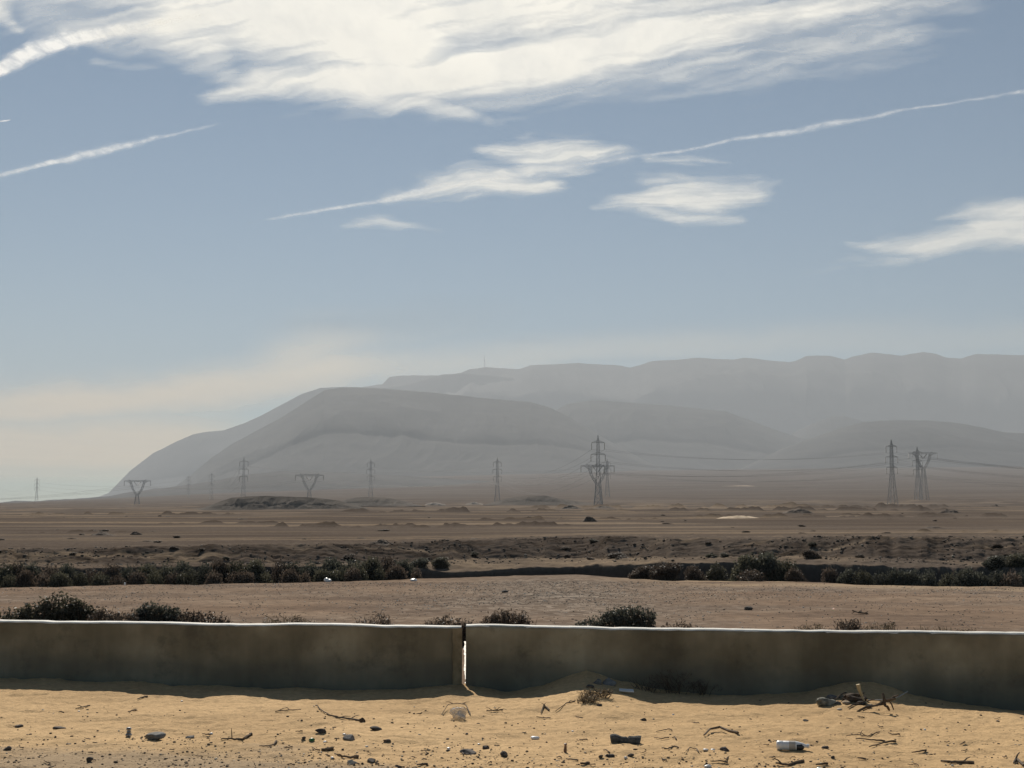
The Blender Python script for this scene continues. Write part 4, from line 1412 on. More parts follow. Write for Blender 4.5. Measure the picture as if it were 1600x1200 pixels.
# scattered small stones that nothing tells apart
SG = 'small stones scattered on the sand'
SL = 'one of the many small dark pebbles scattered on the sunlit sand'
pmesh = []
for i in range(8):
    me = rock_mesh('stone', 1.0, 0.8, 0.55, 200 + i, 6, ICO1)
    me.materials.append(M['stone_dark'] if i < 6 else M['stone_grey'])
    pmesh.append(me)
rs2 = random.Random(11)
for i in range(95):
    u = rs2.uniform(-30, 1630)
    v = 1100 + 105 * rs2.random() ** 0.62
    if u > 850 and v > 1150 and rs2.random() < 0.45: continue
    if v < 1126 and rs2.random() < 0.5: continue
    p = on_sand(u, v)
    s = rs2.choice([1.4, 1.8, 2.2, 2.6, 3.4]) * p.y / F
    o = bpy.data.objects.new('stone', pmesh[rs2.randrange(8)])
    COL.objects.link(o)
    o.location = p + Vector((0, 0, s * 0.25)); o.scale = (s * rs2.uniform(.8, 1.5), s, s * rs2.uniform(.7, 1.2)); o.rotation_euler = (0, 0, rs2.uniform(0, 6.28))
    tag(o, SL, 'stone', SG)


def scatter_stuff(name, n, place, smin, smax, mats, seed):
    """uncountable gravel as one mesh"""
    rg = np.random.default_rng(seed)
    V0, F0 = ICO1[0][:], ICO1[1]
    V0, F0 = ico(0)
    Vs, Fs = [], []
    for i in range(n):
        p = place(rg)
        s = smin + (smax - smin) * rg.random() ** 3
        R = Matrix.Rotation(rg.uniform(0, 6.28), 3, 'Z')
        A = (V0 * np.array([s * rg.uniform(.8, 1.7), s, s * rg.uniform(.45, .9)]) * (1 + 0.35 * (rg.random(V0.shape) - .5))) @ np.array(R).T
        Vs.append(A + np.array(p) + np.array([0, 0, s * 0.2])); Fs.append(F0 + i * len(V0))
    me = mesh_np(name, np.concatenate(Vs), np.concatenate(Fs), 3)
    o = link_mesh(name, me, mats)
    tag(o, kind='stuff')
    return o


def speck_material(name, stops):
    m, nt, b = new_mat(name)
    g = nt.nodes.new('ShaderNodeNewGeometry')
    r = ramp(nt, g.outputs['Random Per Island'], stops)
    nt.links.new(r.outputs[0], b.inputs['Base Color'])
    b.inputs['Roughness'].default_value = 0.85
    return m


M['grit'] = speck_material('mixed_grit', [(0.0, (0.06, 0.048, 0.036)), (0.55, (0.17, 0.125, 0.08)), (0.85, (0.40, 0.29, 0.17)), (1.0, (0.75, 0.68, 0.55))])
M['gravel'] = speck_material('mixed_gravel', [(0.0, (0.10, 0.082, 0.066)), (0.5, (0.20, 0.165, 0.13)), (0.8, (0.38, 0.32, 0.26)), (1.0, (0.72, 0.68, 0.60))])


def place_grit(rg):
    while True:
        u = rg.uniform(-60, 1660); v = 1085 + 125 * rg.random() ** 0.6
        dens = 0.35 + 0.65 * max(0.0, min(1.0, (v - table([(0, 1140), (450, 1145), (800, 1165), (1200, 1180), (1600, 1190)])(u)) / 20 + 0.5))
        clump = fbm(np.array([u * 0.012]), np.array([v * 0.04]), 3, 77)[0]
        if rg.random() < dens * (0.25 + 1.5 * max(0, clump - 0.35)): break
    Y = F * EYE / (v - 787); x = (u - 800) / F * Y
    return (x, Y, float(sand_h(x, Y)))


scatter_stuff('gravel', 5000, place_grit, 0.004, 0.015, M['grit'], 5)


def place_gravel(rg):
    while True:
        u = rg.uniform(-60, 1660); Y = 22 + 27 * rg.random() ** 0.55
        if Y > float(np.interp(u, uu, Ye)) - 0.1: continue
        k = fbm(np.array([u * 0.01]), np.array([Y * 0.25]), 3, 78)[0] + 0.5 * math.exp(-((u - 860) / 200) ** 2) * (Y > 36)
        if rg.random() < 0.2 + 2.0 * max(0, k - 0.45): break
    p = on_ground(u, Y)
    return tuple(p)


scatter_stuff('field_gravel', 13000, place_gravel, 0.008, 0.024, M['gravel'], 6)


M['rubble'] = speck_material('brown_rubble', [(0.0, (0.04, 0.031, 0.024)), (0.6, (0.085, 0.068, 0.053)), (0.92, (0.14, 0.115, 0.09)), (1.0, (0.34, 0.29, 0.23))])


def place_rubble(rg):
    while True:
        u = rg.uniform(-60, 1660)
        yb_, yc_ = float(np.interp(u, uu, Yb)), float(np.interp(u, uu, Yc))
        Y = yb_ + (yc_ - yb_) * rg.uniform(-0.9, 1.25)
        if fbm(np.array([u * 0.012]), np.array([Y * 0.5]), 3, 79)[0] > rg.uniform(0.32, 0.62): break
    return tuple(on_ground(u, Y))


scatter_stuff('bank_gravel', 2400, place_rubble, 0.02, 0.075, M['rubble'], 8)


# ---- twigs
def twig(pts_uv, r, label, mat='twig', lift=0.012, name='twig', knob=None, branches=(), group=None, cat='twig', arch=None):
    """twig through photo points lying on the sand; arch lifts inner points (metres)"""
    P = []
    for i, (u, v) in enumerate(pts_uv):
        p = on_sand(u, v); p.z += lift + (arch[i] if arch else 0)
        P.append(p)
    # resample with wobble
    Q = []
    for a, b in zip(P[:-1], P[1:]):
        for i in range(4):
            q = a.lerp(b, i / 4); q.z = max(q.z, float(sand_h(q.x, q.y)) + r * 0.6)
            Q.append(q + Vector((0, 0, random.uniform(0, 0.006))))
    Q.append(P[-1])
    c = sum(Q, Vector()) / len(Q)
    mb = MB()
    n = len(Q)
    mb.tube([q - c for q in Q], [r * (0.55 + 0.6 * i / n) for i in range(n)], 6)
    for (i0, du, dv, dz, br) in branches:
        a = Q[min(i0, n - 1)]
        k = a.y / F
        b = a + Vector((du * k, dv * k * 4, dz))
        b.z = max(b.z, float(sand_h(b.x, b.y)) + 0.004)
        mb.tube([a - c, a.lerp(b, .5) - c + Vector((0, 0, 0.01)), b - c], [br, br * .8, br * .4], 5)
    if knob:
        V, Fc = ICO1
        mb.add([tuple(Vector(p) * knob * random.uniform(.8, 1.2) + Q[-1] - c) for p in V], [tuple(f) for f in Fc])
    o = mb.build(name, M[mat])
    o.location = c
    tag(o, label, cat, group)
    return o


twig([(493, 1104), (505, 1113), (516, 1119), (530, 1123), (548, 1125), (566, 1128)], 0.010, 'long curved twig with a dark knob at its right end', knob=0.035, branches=((12, 18, -1, 0.02, .006), (16, 12, 3, .03, .006)))
twig([(1100, 1151), (1110, 1144), (1125, 1142), (1138, 1147), (1153, 1148)], 0.016, 'dark arched twig bent like a low bow at right of the charred log', arch=[0, .02, .03, .02, 0])
twig([(1337, 1156), (1352, 1157), (1370, 1159), (1383, 1160)], 0.009, 'straight thin twig lying above the crooked one at right')
twig([(1358, 1169), (1372, 1165), (1386, 1162), (1400, 1163)], 0.010, 'crooked thin twig just below the straight one at right')
twig([(1388, 1147), (1396, 1150), (1406, 1149)], 0.008, 'short curled twig above the straight twig at right')
twig([(1322, 1152), (1340, 1147), (1356, 1152), (1374, 1143)], 0.006, 'tangled short twig left of the curled twig at right', branches=((5, 8, 4, .03, .005), (7, -8, 3, .02, .005)))
twig([(1470, 1191), (1487, 1193), (1505, 1193), (1522, 1194)], 0.016, 'thick dark stick near the bottom right', branches=((8, 14, 2, .04, .008),))
twig([(1584, 1194), (1588, 1187), (1600, 1198)], 0.014, 'forked dark stick in the bottom right corner', branches=((3, 12, 4, .05, .01),))
twig([(1212, 1195), (1232, 1193), (1256, 1191)], 0.014, 'thick dark stick below the white bottle', branches=((2, -10, 3, .04, .009),))
twig([(1340, 1187), (1353, 1188)], 0.010, 'short dark stick below the crooked twigs at right')
twig([(1275, 1197), (1293, 1195)], 0.012, 'short thick stick at the bottom edge right of the white bottle')
twig([(1425, 1177), (1436, 1176), (1447, 1174)], 0.009, 'grey twig with a pebble at its tip at lower right')
twig([(1034, 1171), (1044, 1172), (1053, 1168), (1060, 1170)], 0.008, 'thin wavy twig right of the charred log')
twig([(1025, 1145), (1036, 1143), (1046, 1141), (1050, 1143)], 0.006, 'faint thin twig above and right of the charred log')
twig([(1022, 1154), (1034, 1156), (1045, 1154)], 0.006, 'faint thin twig just right of the charred log')
twig([(1072, 1176), (1078, 1170), (1088, 1172), (1092, 1178)], 0.006, 'curly thin twig left of the two white scraps')
twig([(345, 1156), (358, 1156), (367, 1157), (378, 1157), (392, 1149)], 0.012, 'branched twig with a dark tip right of the triangular stone', knob=0.02, branches=((6, -3, 2, .10, .006), (12, 8, -2, .03, .006)))
twig([(405, 1168), (418, 1168), (428, 1165), (432, 1160)], 0.009, 'hooked thin twig right of the branched twig', branches=((8, 6, 2, .02, .005),))
twig([(502, 1173), (512, 1173), (521, 1172)], 0.020, 'short thick dark stick below the green scrap')
twig([(523, 1180), (535, 1184), (548, 1186), (560, 1184)], 0.012, 'ragged dark stick above the pale half buried stone', branches=((4, -8, -2, .03, .007), (8, 12, 1, .02, .006)))
twig([(487, 1169), (493, 1173), (500, 1174)], 0.007, 'short thin twig touching the short thick stick')
twig([(470, 1110), (452, 1111), (430, 1113)], 0.006, 'faint thin twig left of the long curved twig', branches=((4, -8, 3, .02, .005), (7, 10, 3, .02, .005)))
twig([(215, 1094), (222, 1091), (230, 1090)], 0.012, 'small dark twig just below the wall shadow at left')
twig([(200, 1114), (207, 1112), (212, 1111)], 0.010, 'tiny dark twig above the crushed can')
twig([(118, 1109), (128, 1107), (140, 1104)], 0.008, 'faint grey twig on the upper sand at left', branches=((4, -10, 2, .01, .006),))
twig([(838, 1122), (848, 1123), (860, 1124)], 0.006, 'thin straight twig left of the dry tuft on the crest')
twig([(845, 1108), (850, 1103), (858, 1109)], 0.010, 'small tangled dark twig left of the sand crest', branches=((3, 5, 2, .04, .006), (5, -6, 2, .03, .006)))
twig([(868, 1107), (885, 1101), (898, 1097)], 0.008, 'long dark twig leaning up to the dry tuft', branches=((5, 6, 2, .02, .006),))
twig([(885, 1188), (895, 1189), (903, 1190)], 0.009, 'short dark twig at the bottom below the brown bottle neck')
twig([(907, 1195), (914, 1195), (920, 1194)], 0.014, 'short thick twig cut close to the bottom edge at centre')
twig([(1110, 1192), (1125, 1191), (1137, 1191)], 0.008, 'thin dark twig on the bottom sand right of centre')
twig([(652, 1197), (660, 1196), (668, 1197)], 0.012, 'short dark twig at the bottom edge left of centre')
twig([(760, 1112), (772, 1113), (785, 1111)], 0.008, 'grey dry wisp of twigs right of the plastic bag', branches=((3, -10, 3, .02, .005), (5, 8, 3, .03, .005), (6, -6, -3, .02, .005), (7, 10, -2, .01, .005)))
TG = 'small broken twigs scattered on the sand'
rs3 = random.Random(23)
for i in range(48):
    u = rs3.uniform(0, 1600); v = 1104 + 94 * rs3.random() ** 0.7
    L = rs3.uniform(5, 13); s = rs3.choice([-1, 1])
    twig([(u, v), (u + L * .5, v + rs3.uniform(-1.5, 1.5)), (u + L, v + s * rs3.uniform(0, 2.2))], rs3.uniform(0.0035, 0.0075), 'one of the many short broken twigs scattered on the sunlit sand', group=TG)

# ---- branch tangle right, dry tuft on the crest
tg = MB()
c0 = on_sand(1378, 1113)
k0 = c0.y / F
rb = random.Random(3)
for (u0, v0, h0, u1, v1, h1, r0) in [(1352, 1121, .01, 1372, 1114, .08, .016), (1372, 1114, .08, 1392, 1106, .16, .020), (1368, 1102, .22, 1379, 1111, .08, .018), (1379, 1111, .08, 1390, 1114, .02, .016),
                                     (1358, 1118, .02, 1375, 1106, .10, .008), (1385, 1108, .12, 1388, 1100, .2, .012), (1386, 1109, .12, 1394, 1112, .03, .010), (1360, 1113, .05, 1380, 1110, .10, .007)]:
    a = on_sand(u0, v0); b = on_sand(u1, v1)
    a = Vector((a.x, c0.y + rb.uniform(-.05, .05), c0.z + h0)); b = Vector((b.x, c0.y + rb.uniform(-.05, .05), c0.z + h1))
    tg.tube([a - c0, a.lerp(b, .5) - c0 + Vector((0, 0, .02)), b - c0], [r0 * .7, r0, r0 * .8], 6)
o = tg.build('branch_tangle', M['twig']); o.location = c0
tag(o, 'dark tangle of broken branches on the sand right of the debris heap', 'branches')

dt_c = on_sand(925, 1097)
dt = thing('dry_tuft', dt_c, 0, 'grey dry tuft of scrub on the crest of the sand drift', 'dry plant')
link_mesh('foliage', leaf_cloud([(-0.06, 0, .03, .20, .14, .09, 1.0), (0.05, 0.35, .06, .24, .10, .08, .8), (0.2, 0.45, .05, .10, .08, .08, .3)], 900, 0.016, 71, 0.25, 1.5), M['leaf_straw'], dt)
_st = stems([(-0.05, 0, .03, .22, .14, .11, 1.0), (0.08, 0.35, .06, .26, .10, .10, .8)], 46, 8, 0.004)
_st.tube([(-0.08, -0.03, -0.06), (0.0, 0.12, -0.03), (0.05, 0.25, -0.03), (0.1, 0.37, -0.06)], 0.012, 5)
_st.build('stem', M['twig'], dt)

wc = on_sand(1030, 1066)
wp = thing('dry_shrub', Vector((wc.x, float(wall_y(wc.x)) - 0.22, wc.z)), 0, 'dark clump of dry twigs piled against the shaded foot of the right wall', 'dry plant')
WL = [(-0.25, 0, .10, .30, .14, .16, 1.0), (0.12, 0.02, .14, .34, .14, .20, 1.0), (0.5, 0.04, .08, .28, .12, .12, .6)]
link_mesh('foliage', leaf_cloud(WL, 420, 0.018, 75, 0.25, 1.5), M['leaf_brown'], wp)
stems(WL, 60, 12, 0.004).build('stem', M['twig'], wp)

# ---- charred log
p = on_sand(977, 1160)
lg = MB()
n = 14
ptsl, rr = [], []
for i in range(n + 1):
    t = i / n
    ptsl.append(Vector((-0.155 + 0.31 * t, -0.03 * t, 0.040 - 0.022 * t + 0.008 * math.sin(t * 9))))
    rr.append(0.041 + 0.006 * math.sin(t * 14) + (0.008 if t > .62 else 0) - (0.012 if 0.52 < t < .62 else 0))
lg.tube([q for q in ptsl], rr, 12)
o = lg.build('charred_log', M['char'], smooth=False); o.location = p
tag(o, 'charred black log end lying on the sand at centre right', 'log')

# ---- white bottle
bp = on_sand(1240, 1172)
bt = thing('plastic_bottle', bp, math.radians(-10), 'large white plastic bottle lying on its side at lower right', 'bottle')
R_ = 0.046
Mx = Matrix.Translation((-0.17, 0, R_ * 0.96)) @ Matrix.Rotation(math.pi / 2, 4, 'Y')
mb = MB(); mb.lathe([(0.036, 0), (R_, 0.012), (R_, 0.06), (R_ * .94, 0.066), (R_, 0.072), (R_, 0.19), (R_ * .9, 0.215), (0.030, 0.262), (0.018, 0.285), (0.017, 0.300)], 24, Mx)
mb.build('bottle_body', M['white_plastic'], bt, smooth=True)
mb = MB(); mb.lathe([(0.020, 0.301), (0.0205, 0.305), (0.0205, 0.325), (0.018, 0.328)], 20, Mx); mb.build('cap', M['white_plastic'], bt)
mb = MB(); mb.lathe([(R_ + .0015, 0.205 - .08), (R_ + .0018, 0.206 - .08), (R_ + .0018, 0.188), (R_ + .0012, 0.189)], 24, Mx)
mb.build('label_band', simple('faded_label', (0.62, 0.55, 0.46), (0.5, 0.44, 0.38), 8.0, .5), bt)
mb = MB(); mb.lathe([(R_ * .97, 0.2), (R_ * .93, 0.215), (0.034, 0.255), (0.024, 0.273)], 24, Matrix.Translation((0, -0.0022, -0.006)) @ Mx)
mb.build('dark_shoulder', M['black_plastic'], bt, smooth=True)

# ---- crushed can standing
cp_ = on_sand(201, 1151)
cn = thing('crushed_can', cp_, 0.3, 'small crushed dark can standing upright beside the grey slab', 'can')
mb = MB()
prof = [(0.024, 0), (0.029, .006), (0.029, .02), (0.024, .035), (0.030, .05), (0.022, .066), (0.026, .08), (0.020, .088)]
mb.lathe(prof, 14); mb.v = [(x * (1 + .25 * math.sin(z * 90)), y, z) for x, y, z in mb.v]
mb.build('can_body', M['tin'], cn)
mb = MB(); mb.lathe([(0.021, .0885), (0.022, .090), (0.020, .096), (0.010, .097)], 14); mb.build('lid', M['black_plastic'], cn)
# ---- brown bottle neck
bn = on_sand(883, 1175)
o = MB(); o.lathe([(0.016, 0), (0.018, .02), (0.013, .05), (0.012, .07), (0.015, .072), (0.015, .085), (0.010, .087)], 14)
o = o.build('bottle_neck', M['brown_cap'], smooth=True); o.location = bn; o.rotation_euler = (0.1, 0.06, 0)
tag(o, 'broken brown bottle neck standing upright left of the charred log', 'bottle neck')


# ---- crumpled things
def crumple(name, u, v, wpx, hpx, mat, label, seed, amt=0.28, cat='litter', group=None, src=None, place=on_sand, smooth=False):
    p = place(u, v)
    k = p.y / F
    V, Fc = src or ICO2
    rg = np.random.default_rng(seed)
    q = rg.normal(size=(9, 3)); q /= np.linalg.norm(q, axis=1)[:, None]
    r = np.ones(len(V))
    for a in q:
        r -= amt * np.exp(-((V - a) ** 2).sum(1) / 0.18) * rg.uniform(.4, 1.2)
    r += amt * 0.4 * (rg.random(len(V)) - .5)
    W = V * r[:, None] * np.array([wpx * k * .55, wpx * k * .4, hpx * k * .55])
    W[:, 2] -= W[:, 2].min() + 0.22 * (W[:, 2].max() - W[:, 2].min())
    o = link_mesh(name, mesh_np(name, W, Fc, 3, smooth), M[mat])
    o.location = p; o.rotation_euler = (0, 0, rg.uniform(-.4, .4))
    tag(o, label, cat, group)
    return o


crumple('plastic_bag', 717, 1122, 28, 20, 'film', 'crumpled clear plastic bag on the sand below the wall gap', 3, .34, 'bag', src=ICO3)
twig([(690, 1117), (700, 1108), (716, 1103), (728, 1106), (735, 1118)], 0.006, 'thin dry twig arching over the clear plastic bag', arch=[0, .04, .02, .02, 0], branches=((6, -12, 1, .02, .005), (10, 12, 1, .02, .005)))
for i, (u, v, w, h, lab) in enumerate([
    (836, 1155, 15, 6, 'largest white scrap on the sand at centre'), (538, 1148, 6, 3, 'white scrap above the upright grey stone'), (508, 1160, 6, 3, 'white scrap right of the green scrap'),
    (573, 1167, 5, 2, 'pale scrap between the dark stones at lower left centre'), (701, 1170, 6, 3, 'white scrap left of the long dark chunk'), (748, 1163, 5, 2, 'white scrap above the pointed dark stone'),
    (1102, 1172, 8, 3, 'left one of two white scraps beside the squarish stone'), (1114, 1171, 7, 3, 'right one of two white scraps beside the squarish stone'), (978, 1185, 6, 4, 'white scrap below the charred log'),
    (284, 1096, 4, 2, 'tiny white scrap near the wall shadow at left'), (330, 1148, 6, 4, 'white scrap right of the triangular grey stone'), (1445, 1141, 4, 3, 'lone white scrap on clean sand at right'),
    (1106, 1199, 12, 5, 'white scrap cut by the bottom edge right of centre'), (519, 1184, 5, 2, 'white scrap above the ragged stick'), (1052, 1117, 4, 2, 'tiny white scrap on the sand right of the crest'),
    (1280, 1199, 9, 3, 'white scrap at the bottom edge below the white bottle'), (123, 1112, 4, 2, 'tiny white scrap on the upper sand at far left'), (895, 1143, 5, 2, 'pale scrap between the crest and the brown bottle neck')]):
    crumple('paper_scrap', u, v, w, h, 'white_plastic', lab, 30 + i, .3, 'scrap', src=ICO1)
crumple('plastic_scrap', 487, 1160, 10, 6, 'green_glass', 'small green plastic scrap among the dark stones at lower left', 49, .3, 'scrap', src=ICO1)
crumple('paper_scrap', 970, 1048, 16, 9, 'stone_pale', 'whitish crumpled scrap on top of the shaded rubble by the wall', 50, .3, 'scrap', src=ICO1)
# flat white board on the crest
b_ = on_sand(979, 1084)
mb = MB(); w2, d2 = 0.095, 0.05
mb.add([(-w2, -d2, 0), (w2, -d2, 0.0), (w2 * .9, d2, .004), (-w2, d2, .002), (-w2, -d2, .012), (w2, -d2, .012), (w2 * .9, d2, .016), (-w2, d2, .014)],
       [(3, 2, 1, 0), (4, 5, 6, 7), (0, 1, 5, 4), (1, 2, 6, 5), (2, 3, 7, 6), (3, 0, 4, 7)])
o = mb.build('white_board', M['white_plastic']); o.location = b_ + Vector((0, 0, .035)); o.rotation_euler = (0.1, 0.06, -.1)
tag(o, 'flat white broken board at the edge of the wall shadow', 'board')

# ---- debris heap at the right
crumple('rag', 1290, 1101, 30, 14, 'rag', 'dark and grey dirty rag at the left of the debris heap', 81, .6, 'rag', src=ICO2)
crumple('rag', 1300, 1092, 22, 9, 'stone_grey', 'pale grey lump leaning on the dirty rag', 82, .5, 'rubble', src=ICO1)
crumple('rag', 1334, 1094, 38, 13, 'earth', 'brown crumpled sacking in the middle of the debris heap', 83, .6, 'sacking', src=ICO2)
crumple('paper_scrap', 1327, 1083, 9, 5, 'stone_pale', 'white scrap on top of the brown sacking', 84, .3, 'scrap', src=ICO1)
crumple('paper_scrap', 1322, 1097, 16, 6, 'palesand', 'tan cardboard scrap at the front of the debris heap', 85, .3, 'scrap', src=ICO1)
for i, (u, v, w, h, m_, lab) in enumerate([
        (1283, 1096, 10, 5, 'rag', 'pale scrap on the far left of the debris heap'), (1308, 1100, 12, 6, 'char', 'black scrap between the rag and the sacking'),
        (1318, 1091, 14, 7, 'rag', 'grey cloth scrap behind the brown sacking'), (1345, 1100, 14, 6, 'char', 'black scrap at the foot of the cane'),
        (1360, 1103, 9, 4, 'palesand', 'tan scrap right of the cane'), (1312, 1106, 8, 3, 'stone_pale', 'pale chip in front of the debris heap')]):
    crumple('litter_scrap', u, v, w, h, m_, lab, 400 + i, .5, 'scrap', src=ICO2)
for i, (p0, p1, lab) in enumerate([((1306, 1096), (1322, 1086), 'thin stick slanting out of the dirty rag'), ((1326, 1100), (1350, 1088), 'thin dark stick lying across the brown sacking'), ((1338, 1104), (1366, 1098), 'thin stick lying right of the brown sacking')]):
    twig([p0, ((p0[0] + p1[0]) / 2, (p0[1] + p1[1]) / 2 + 1), p1], 0.008, lab, lift=0.05)
c1 = on_sand(1352, 1100)
mb = MB()
ptc = [Vector((0.03, 0.1, -0.02)), Vector((-0.01, .1, .08)), Vector((-0.045, .1, .165)), Vector((-0.06, .1, .23))]
mb.tube(ptc, [.008, .016, .024, .028], 5)
o = mb.build('cane', M['cane']); o.location = c1
tag(o, 'pale tan cane sticking up out of the debris heap', 'cane')
P_ = [on_sand(u, v) for u, v in ((1358, 1096), (1375, 1101), (1395, 1103))]
mb = MB()
c2 = P_[0]
hp = [c2 + Vector((0, 0.05, .03)), P_[1] + Vector((0, .1, .045)), P_[2] + Vector((0, .2, .05)), P_[2] + Vector((.16, .3, .07)), P_[2] + Vector((.30, .4, .12))]
mb.tube([q - c2 for q in hp], .008, 6)
o = mb.build('hose', M['hose']); o.location = c2
tag(o, 'thin pale hose curving from the debris heap into the wall shadow', 'hose')
twig([(1325, 1108), (1333, 1103), (1342, 1098)], 0.012, 'dark stick lying in front of the debris heap')
twig([(1357, 1107), (1354, 1100), (1352, 1096)], 0.014, 'short tan stick pointing down from the debris heap', mat='cane')


# ---- litter beyond the wall
def on_field(u, v):
    return on_flat(u, v)


crumple('plastic_bag', 512, 909, 11, 8, 'white_plastic', 'white plastic bag at the ditch edge, left of the other', 91, .4, 'bag', place=on_field)
crumple('plastic_bag', 646, 908, 11, 5, 'white_plastic', 'flat white plastic bag at the ditch edge, right of the other', 92, .3, 'bag', place=on_field)
crumple('paper_scrap', 195, 914, 3, 5, 'white_plastic', 'tiny white scrap in front of the left thicket', 93, .3, 'scrap', place=on_field, src=ICO1)
crumple('paper_scrap', 1107, 907, 5, 4, 'white_plastic', 'tiny white scrap at the ditch edge under the biggest thicket', 94, .3, 'scrap', place=on_field, src=ICO1)
crumple('field_stone', 1169, 953, 14, 7, 'stone_dark', 'dark clod lying on the brown field right of the tallest bush', 95, .2, 'stone', place=on_field)
crumple('field_stone', 789, 926, 10, 5, 'stone_dark', 'dark clod on the grey gravel strip', 96, .2, 'stone', place=on_field)
fb = on_flat(1345, 960)
mb = MB(); k = fb.y / F
for (xa, za, xb, zb_, r) in [(-13, 6, -4, 3, .016), (-4, 3, 12, 1, .02), (-4, 3, 2, 6, .012), (6, 2, 12, 4, .014), (-10, 4, -13, 1, .01)]:
    mb.bar((xa * k, 0, za * k), (xb * k, .05, zb_ * k), r, r * .7, 6)
o = mb.build('dead_branch', M['twig']); o.location = fb
tag(o, 'dead forked branch lying on the brown field beyond the right wall', 'branch')

# ------------------------------------------------------------------ clouds: thin ice-cloud layers high above, traced and set at their real height
ALT = 14500.0
M['cloud'] = cloud_material('ice_cloud', (0.93, 0.91, 0.84), 0.0006, 0.14)
M['trail'] = cloud_material('trail_cloud', (0.95, 0.94, 0.91), 0.0022, 0.5)


def segd(U, V_, pts, sv):
    """distance field to a polyline with per-point half width; sv stretches rows. Returns max of gaussian falloff"""
    out = np.zeros_like(U)
    for (u0, v0, w0, a0), (u1, v1, w1, a1) in zip(pts[:-1], pts[1:]):
        dx, dy = u1 - u0, (v1 - v0) * sv
        px, py = U - u0, (V_ - v0) * sv
        t = np.clip((px * dx + py * dy) / (dx * dx + dy * dy + 1e-9), 0, 1)
        dist = np.hypot(px - t * dx, py - t * dy)
        w = w0 + (w1 - w0) * t; a = a0 + (a1 - a0) * t
        out = np.maximum(out, a * np.exp(-(dist / w) ** 2))
    return out


def cloud(name, strokes, box, res, label, seed, cat, mat='cloud', wk=1.22, rot=-12.0, f1=0.012, stretch=5.0, k=0.75, gain=1.7, maxa=0.95, alt=ALT, warp=14.0, sv=1.6, thick=260.0):
    u0, v0, u1, v1 = box
    nu, nv = int((u1 - u0) / res[0]) + 1, int((v1 - v0) / res[1]) + 1
    U, V_ = np.meshgrid(np.linspace(u0, u1, nu), np.linspace(v0, v1, nv))
    th = math.radians(rot)
    a = (U * math.cos(th) + V_ * math.sin(th)); b = (-U * math.sin(th) + V_ * math.cos(th))
    wu = warp * (fbm(U * 0.012, V_ * 0.02, 4, seed) - 0.5) * 2
    wv = warp * 0.6 * (fbm(U * 0.012 + 31, V_ * 0.03, 4, seed + 7) - 0.5) * 2
    D = 1 - np.ones_like(U)
    for s in strokes:
        D = np.maximum(D, segd(U + wu, V_ + wv, [(p[0], p[1], p[2] * wk, p[3]) for p in s], sv))
    n = fbm((a + wu) * f1 / 1.0, (b + wv) * f1 * stretch, 6, seed + 13, 0.56)
    n2 = fbm((a + wu * 2) * f1 * 0.55, (b + wv * 2) * f1 * stretch * 2.2, 5, seed + 19, 0.62)
    nn = np.clip((0.55 * n + 0.45 * n2 - 0.30) / 0.42, 0, 1)
    al = np.clip(D * gain - (1 - nn) * k, 0, 1)
    al = al ** 1.5 * maxa
    edge = np.minimum.reduce([np.clip((U - u0) / 12, 0, 1) if u0 > -60 else np.ones_like(U), np.clip((u1 - U) / 12, 0, 1) if u1 < 1660 else np.ones_like(U),
                              np.clip((V_ - v0) / 8, 0, 1) if v0 > -40 else np.ones_like(U), np.clip((v1 - V_) / (8 if cat != 'dust cloud' else 30), 0, 1)])
    al = al * edge
    tanv = np.tan(PITCH + np.arctan((600 - V_) / F))
    Z = alt + thick * (fbm(U * 0.006, V_ * 0.010, 2, seed + 3) - 0.5)
    Yd = (Z - EYE) / tanv
    X = (U - 800) / F * (Yd * cp + (Z - EYE) * sp)
    q = np.maximum.reduce([al[:-1, :-1], al[1:, :-1], al[:-1, 1:], al[1:, 1:]]) > 0.012
    o = link_mesh(name, grid_mesh(name, X, Yd, Z, keep=q, attrs={'cover': al}), M[mat])
    tag(o, label, cat)
    return o


cloud('cloud', [[(180, -60, 90, .75), (330, 10, 80, .85), (520, 30, 110, 1.0), (620, 70, 90, 1.0)],
                [(330, 150, 20, .5), (420, 128, 32, .8), (560, 125, 50, .95), (760, 112, 60, 1.0), (900, 82, 60, 1.0), (1050, 50, 52, .95), (1200, 22, 42, .75), (1500, -5, 34, .5)],
                [(420, 130, 20, .6), (560, 148, 26, .75), (680, 168, 22, .7), (760, 184, 12, .4)],
                [(620, -40, 90, .9), (860, -30, 60, .75), (1020, 10, 40, .75), (1180, -15, 40, .7)],
                [(150, 92, 10, .42), (205, 102, 12, .4), (265, 112, 8, .3)],
                [(60, 20, 40, .5), (200, 40, 50, .6), (320, 60, 60, .75)], [(-100, -10, 60, .5), (60, -20, 50, .6), (200, -10, 50, .7)],
                [(300, 20, 90, .85), (700, 20, 90, .8), (1000, 10, 70, .75)], [(700, 70, 60, .62), (900, 30, 60, .62)],
                [(350, 110, 30, .5), (250, 85, 24, .45), (160, 70, 18, .4)],
                [(850, 150, 30, .42), (1050, 110, 50, .46), (1250, 80, 60, .46), (1420, 50, 50, .42)]],
      (-200, -130, 1560, 215), (3.2, 2.0), 'huge bright wispy cloud spread across the top of the sky', 201, 'cloud', rot=-11, k=0.44, gain=1.5, maxa=0.95, warp=13, wk=1.5)
cloud('cloud', [[(-60, -40, 40, .7), (0, 20, 26, .8), (28, 45, 14, .5)]], (-150, -90, 120, 90), (2.4, 1.6), 'small white cloud puff in the top left corner', 203, 'cloud', k=0.7, maxa=0.8)
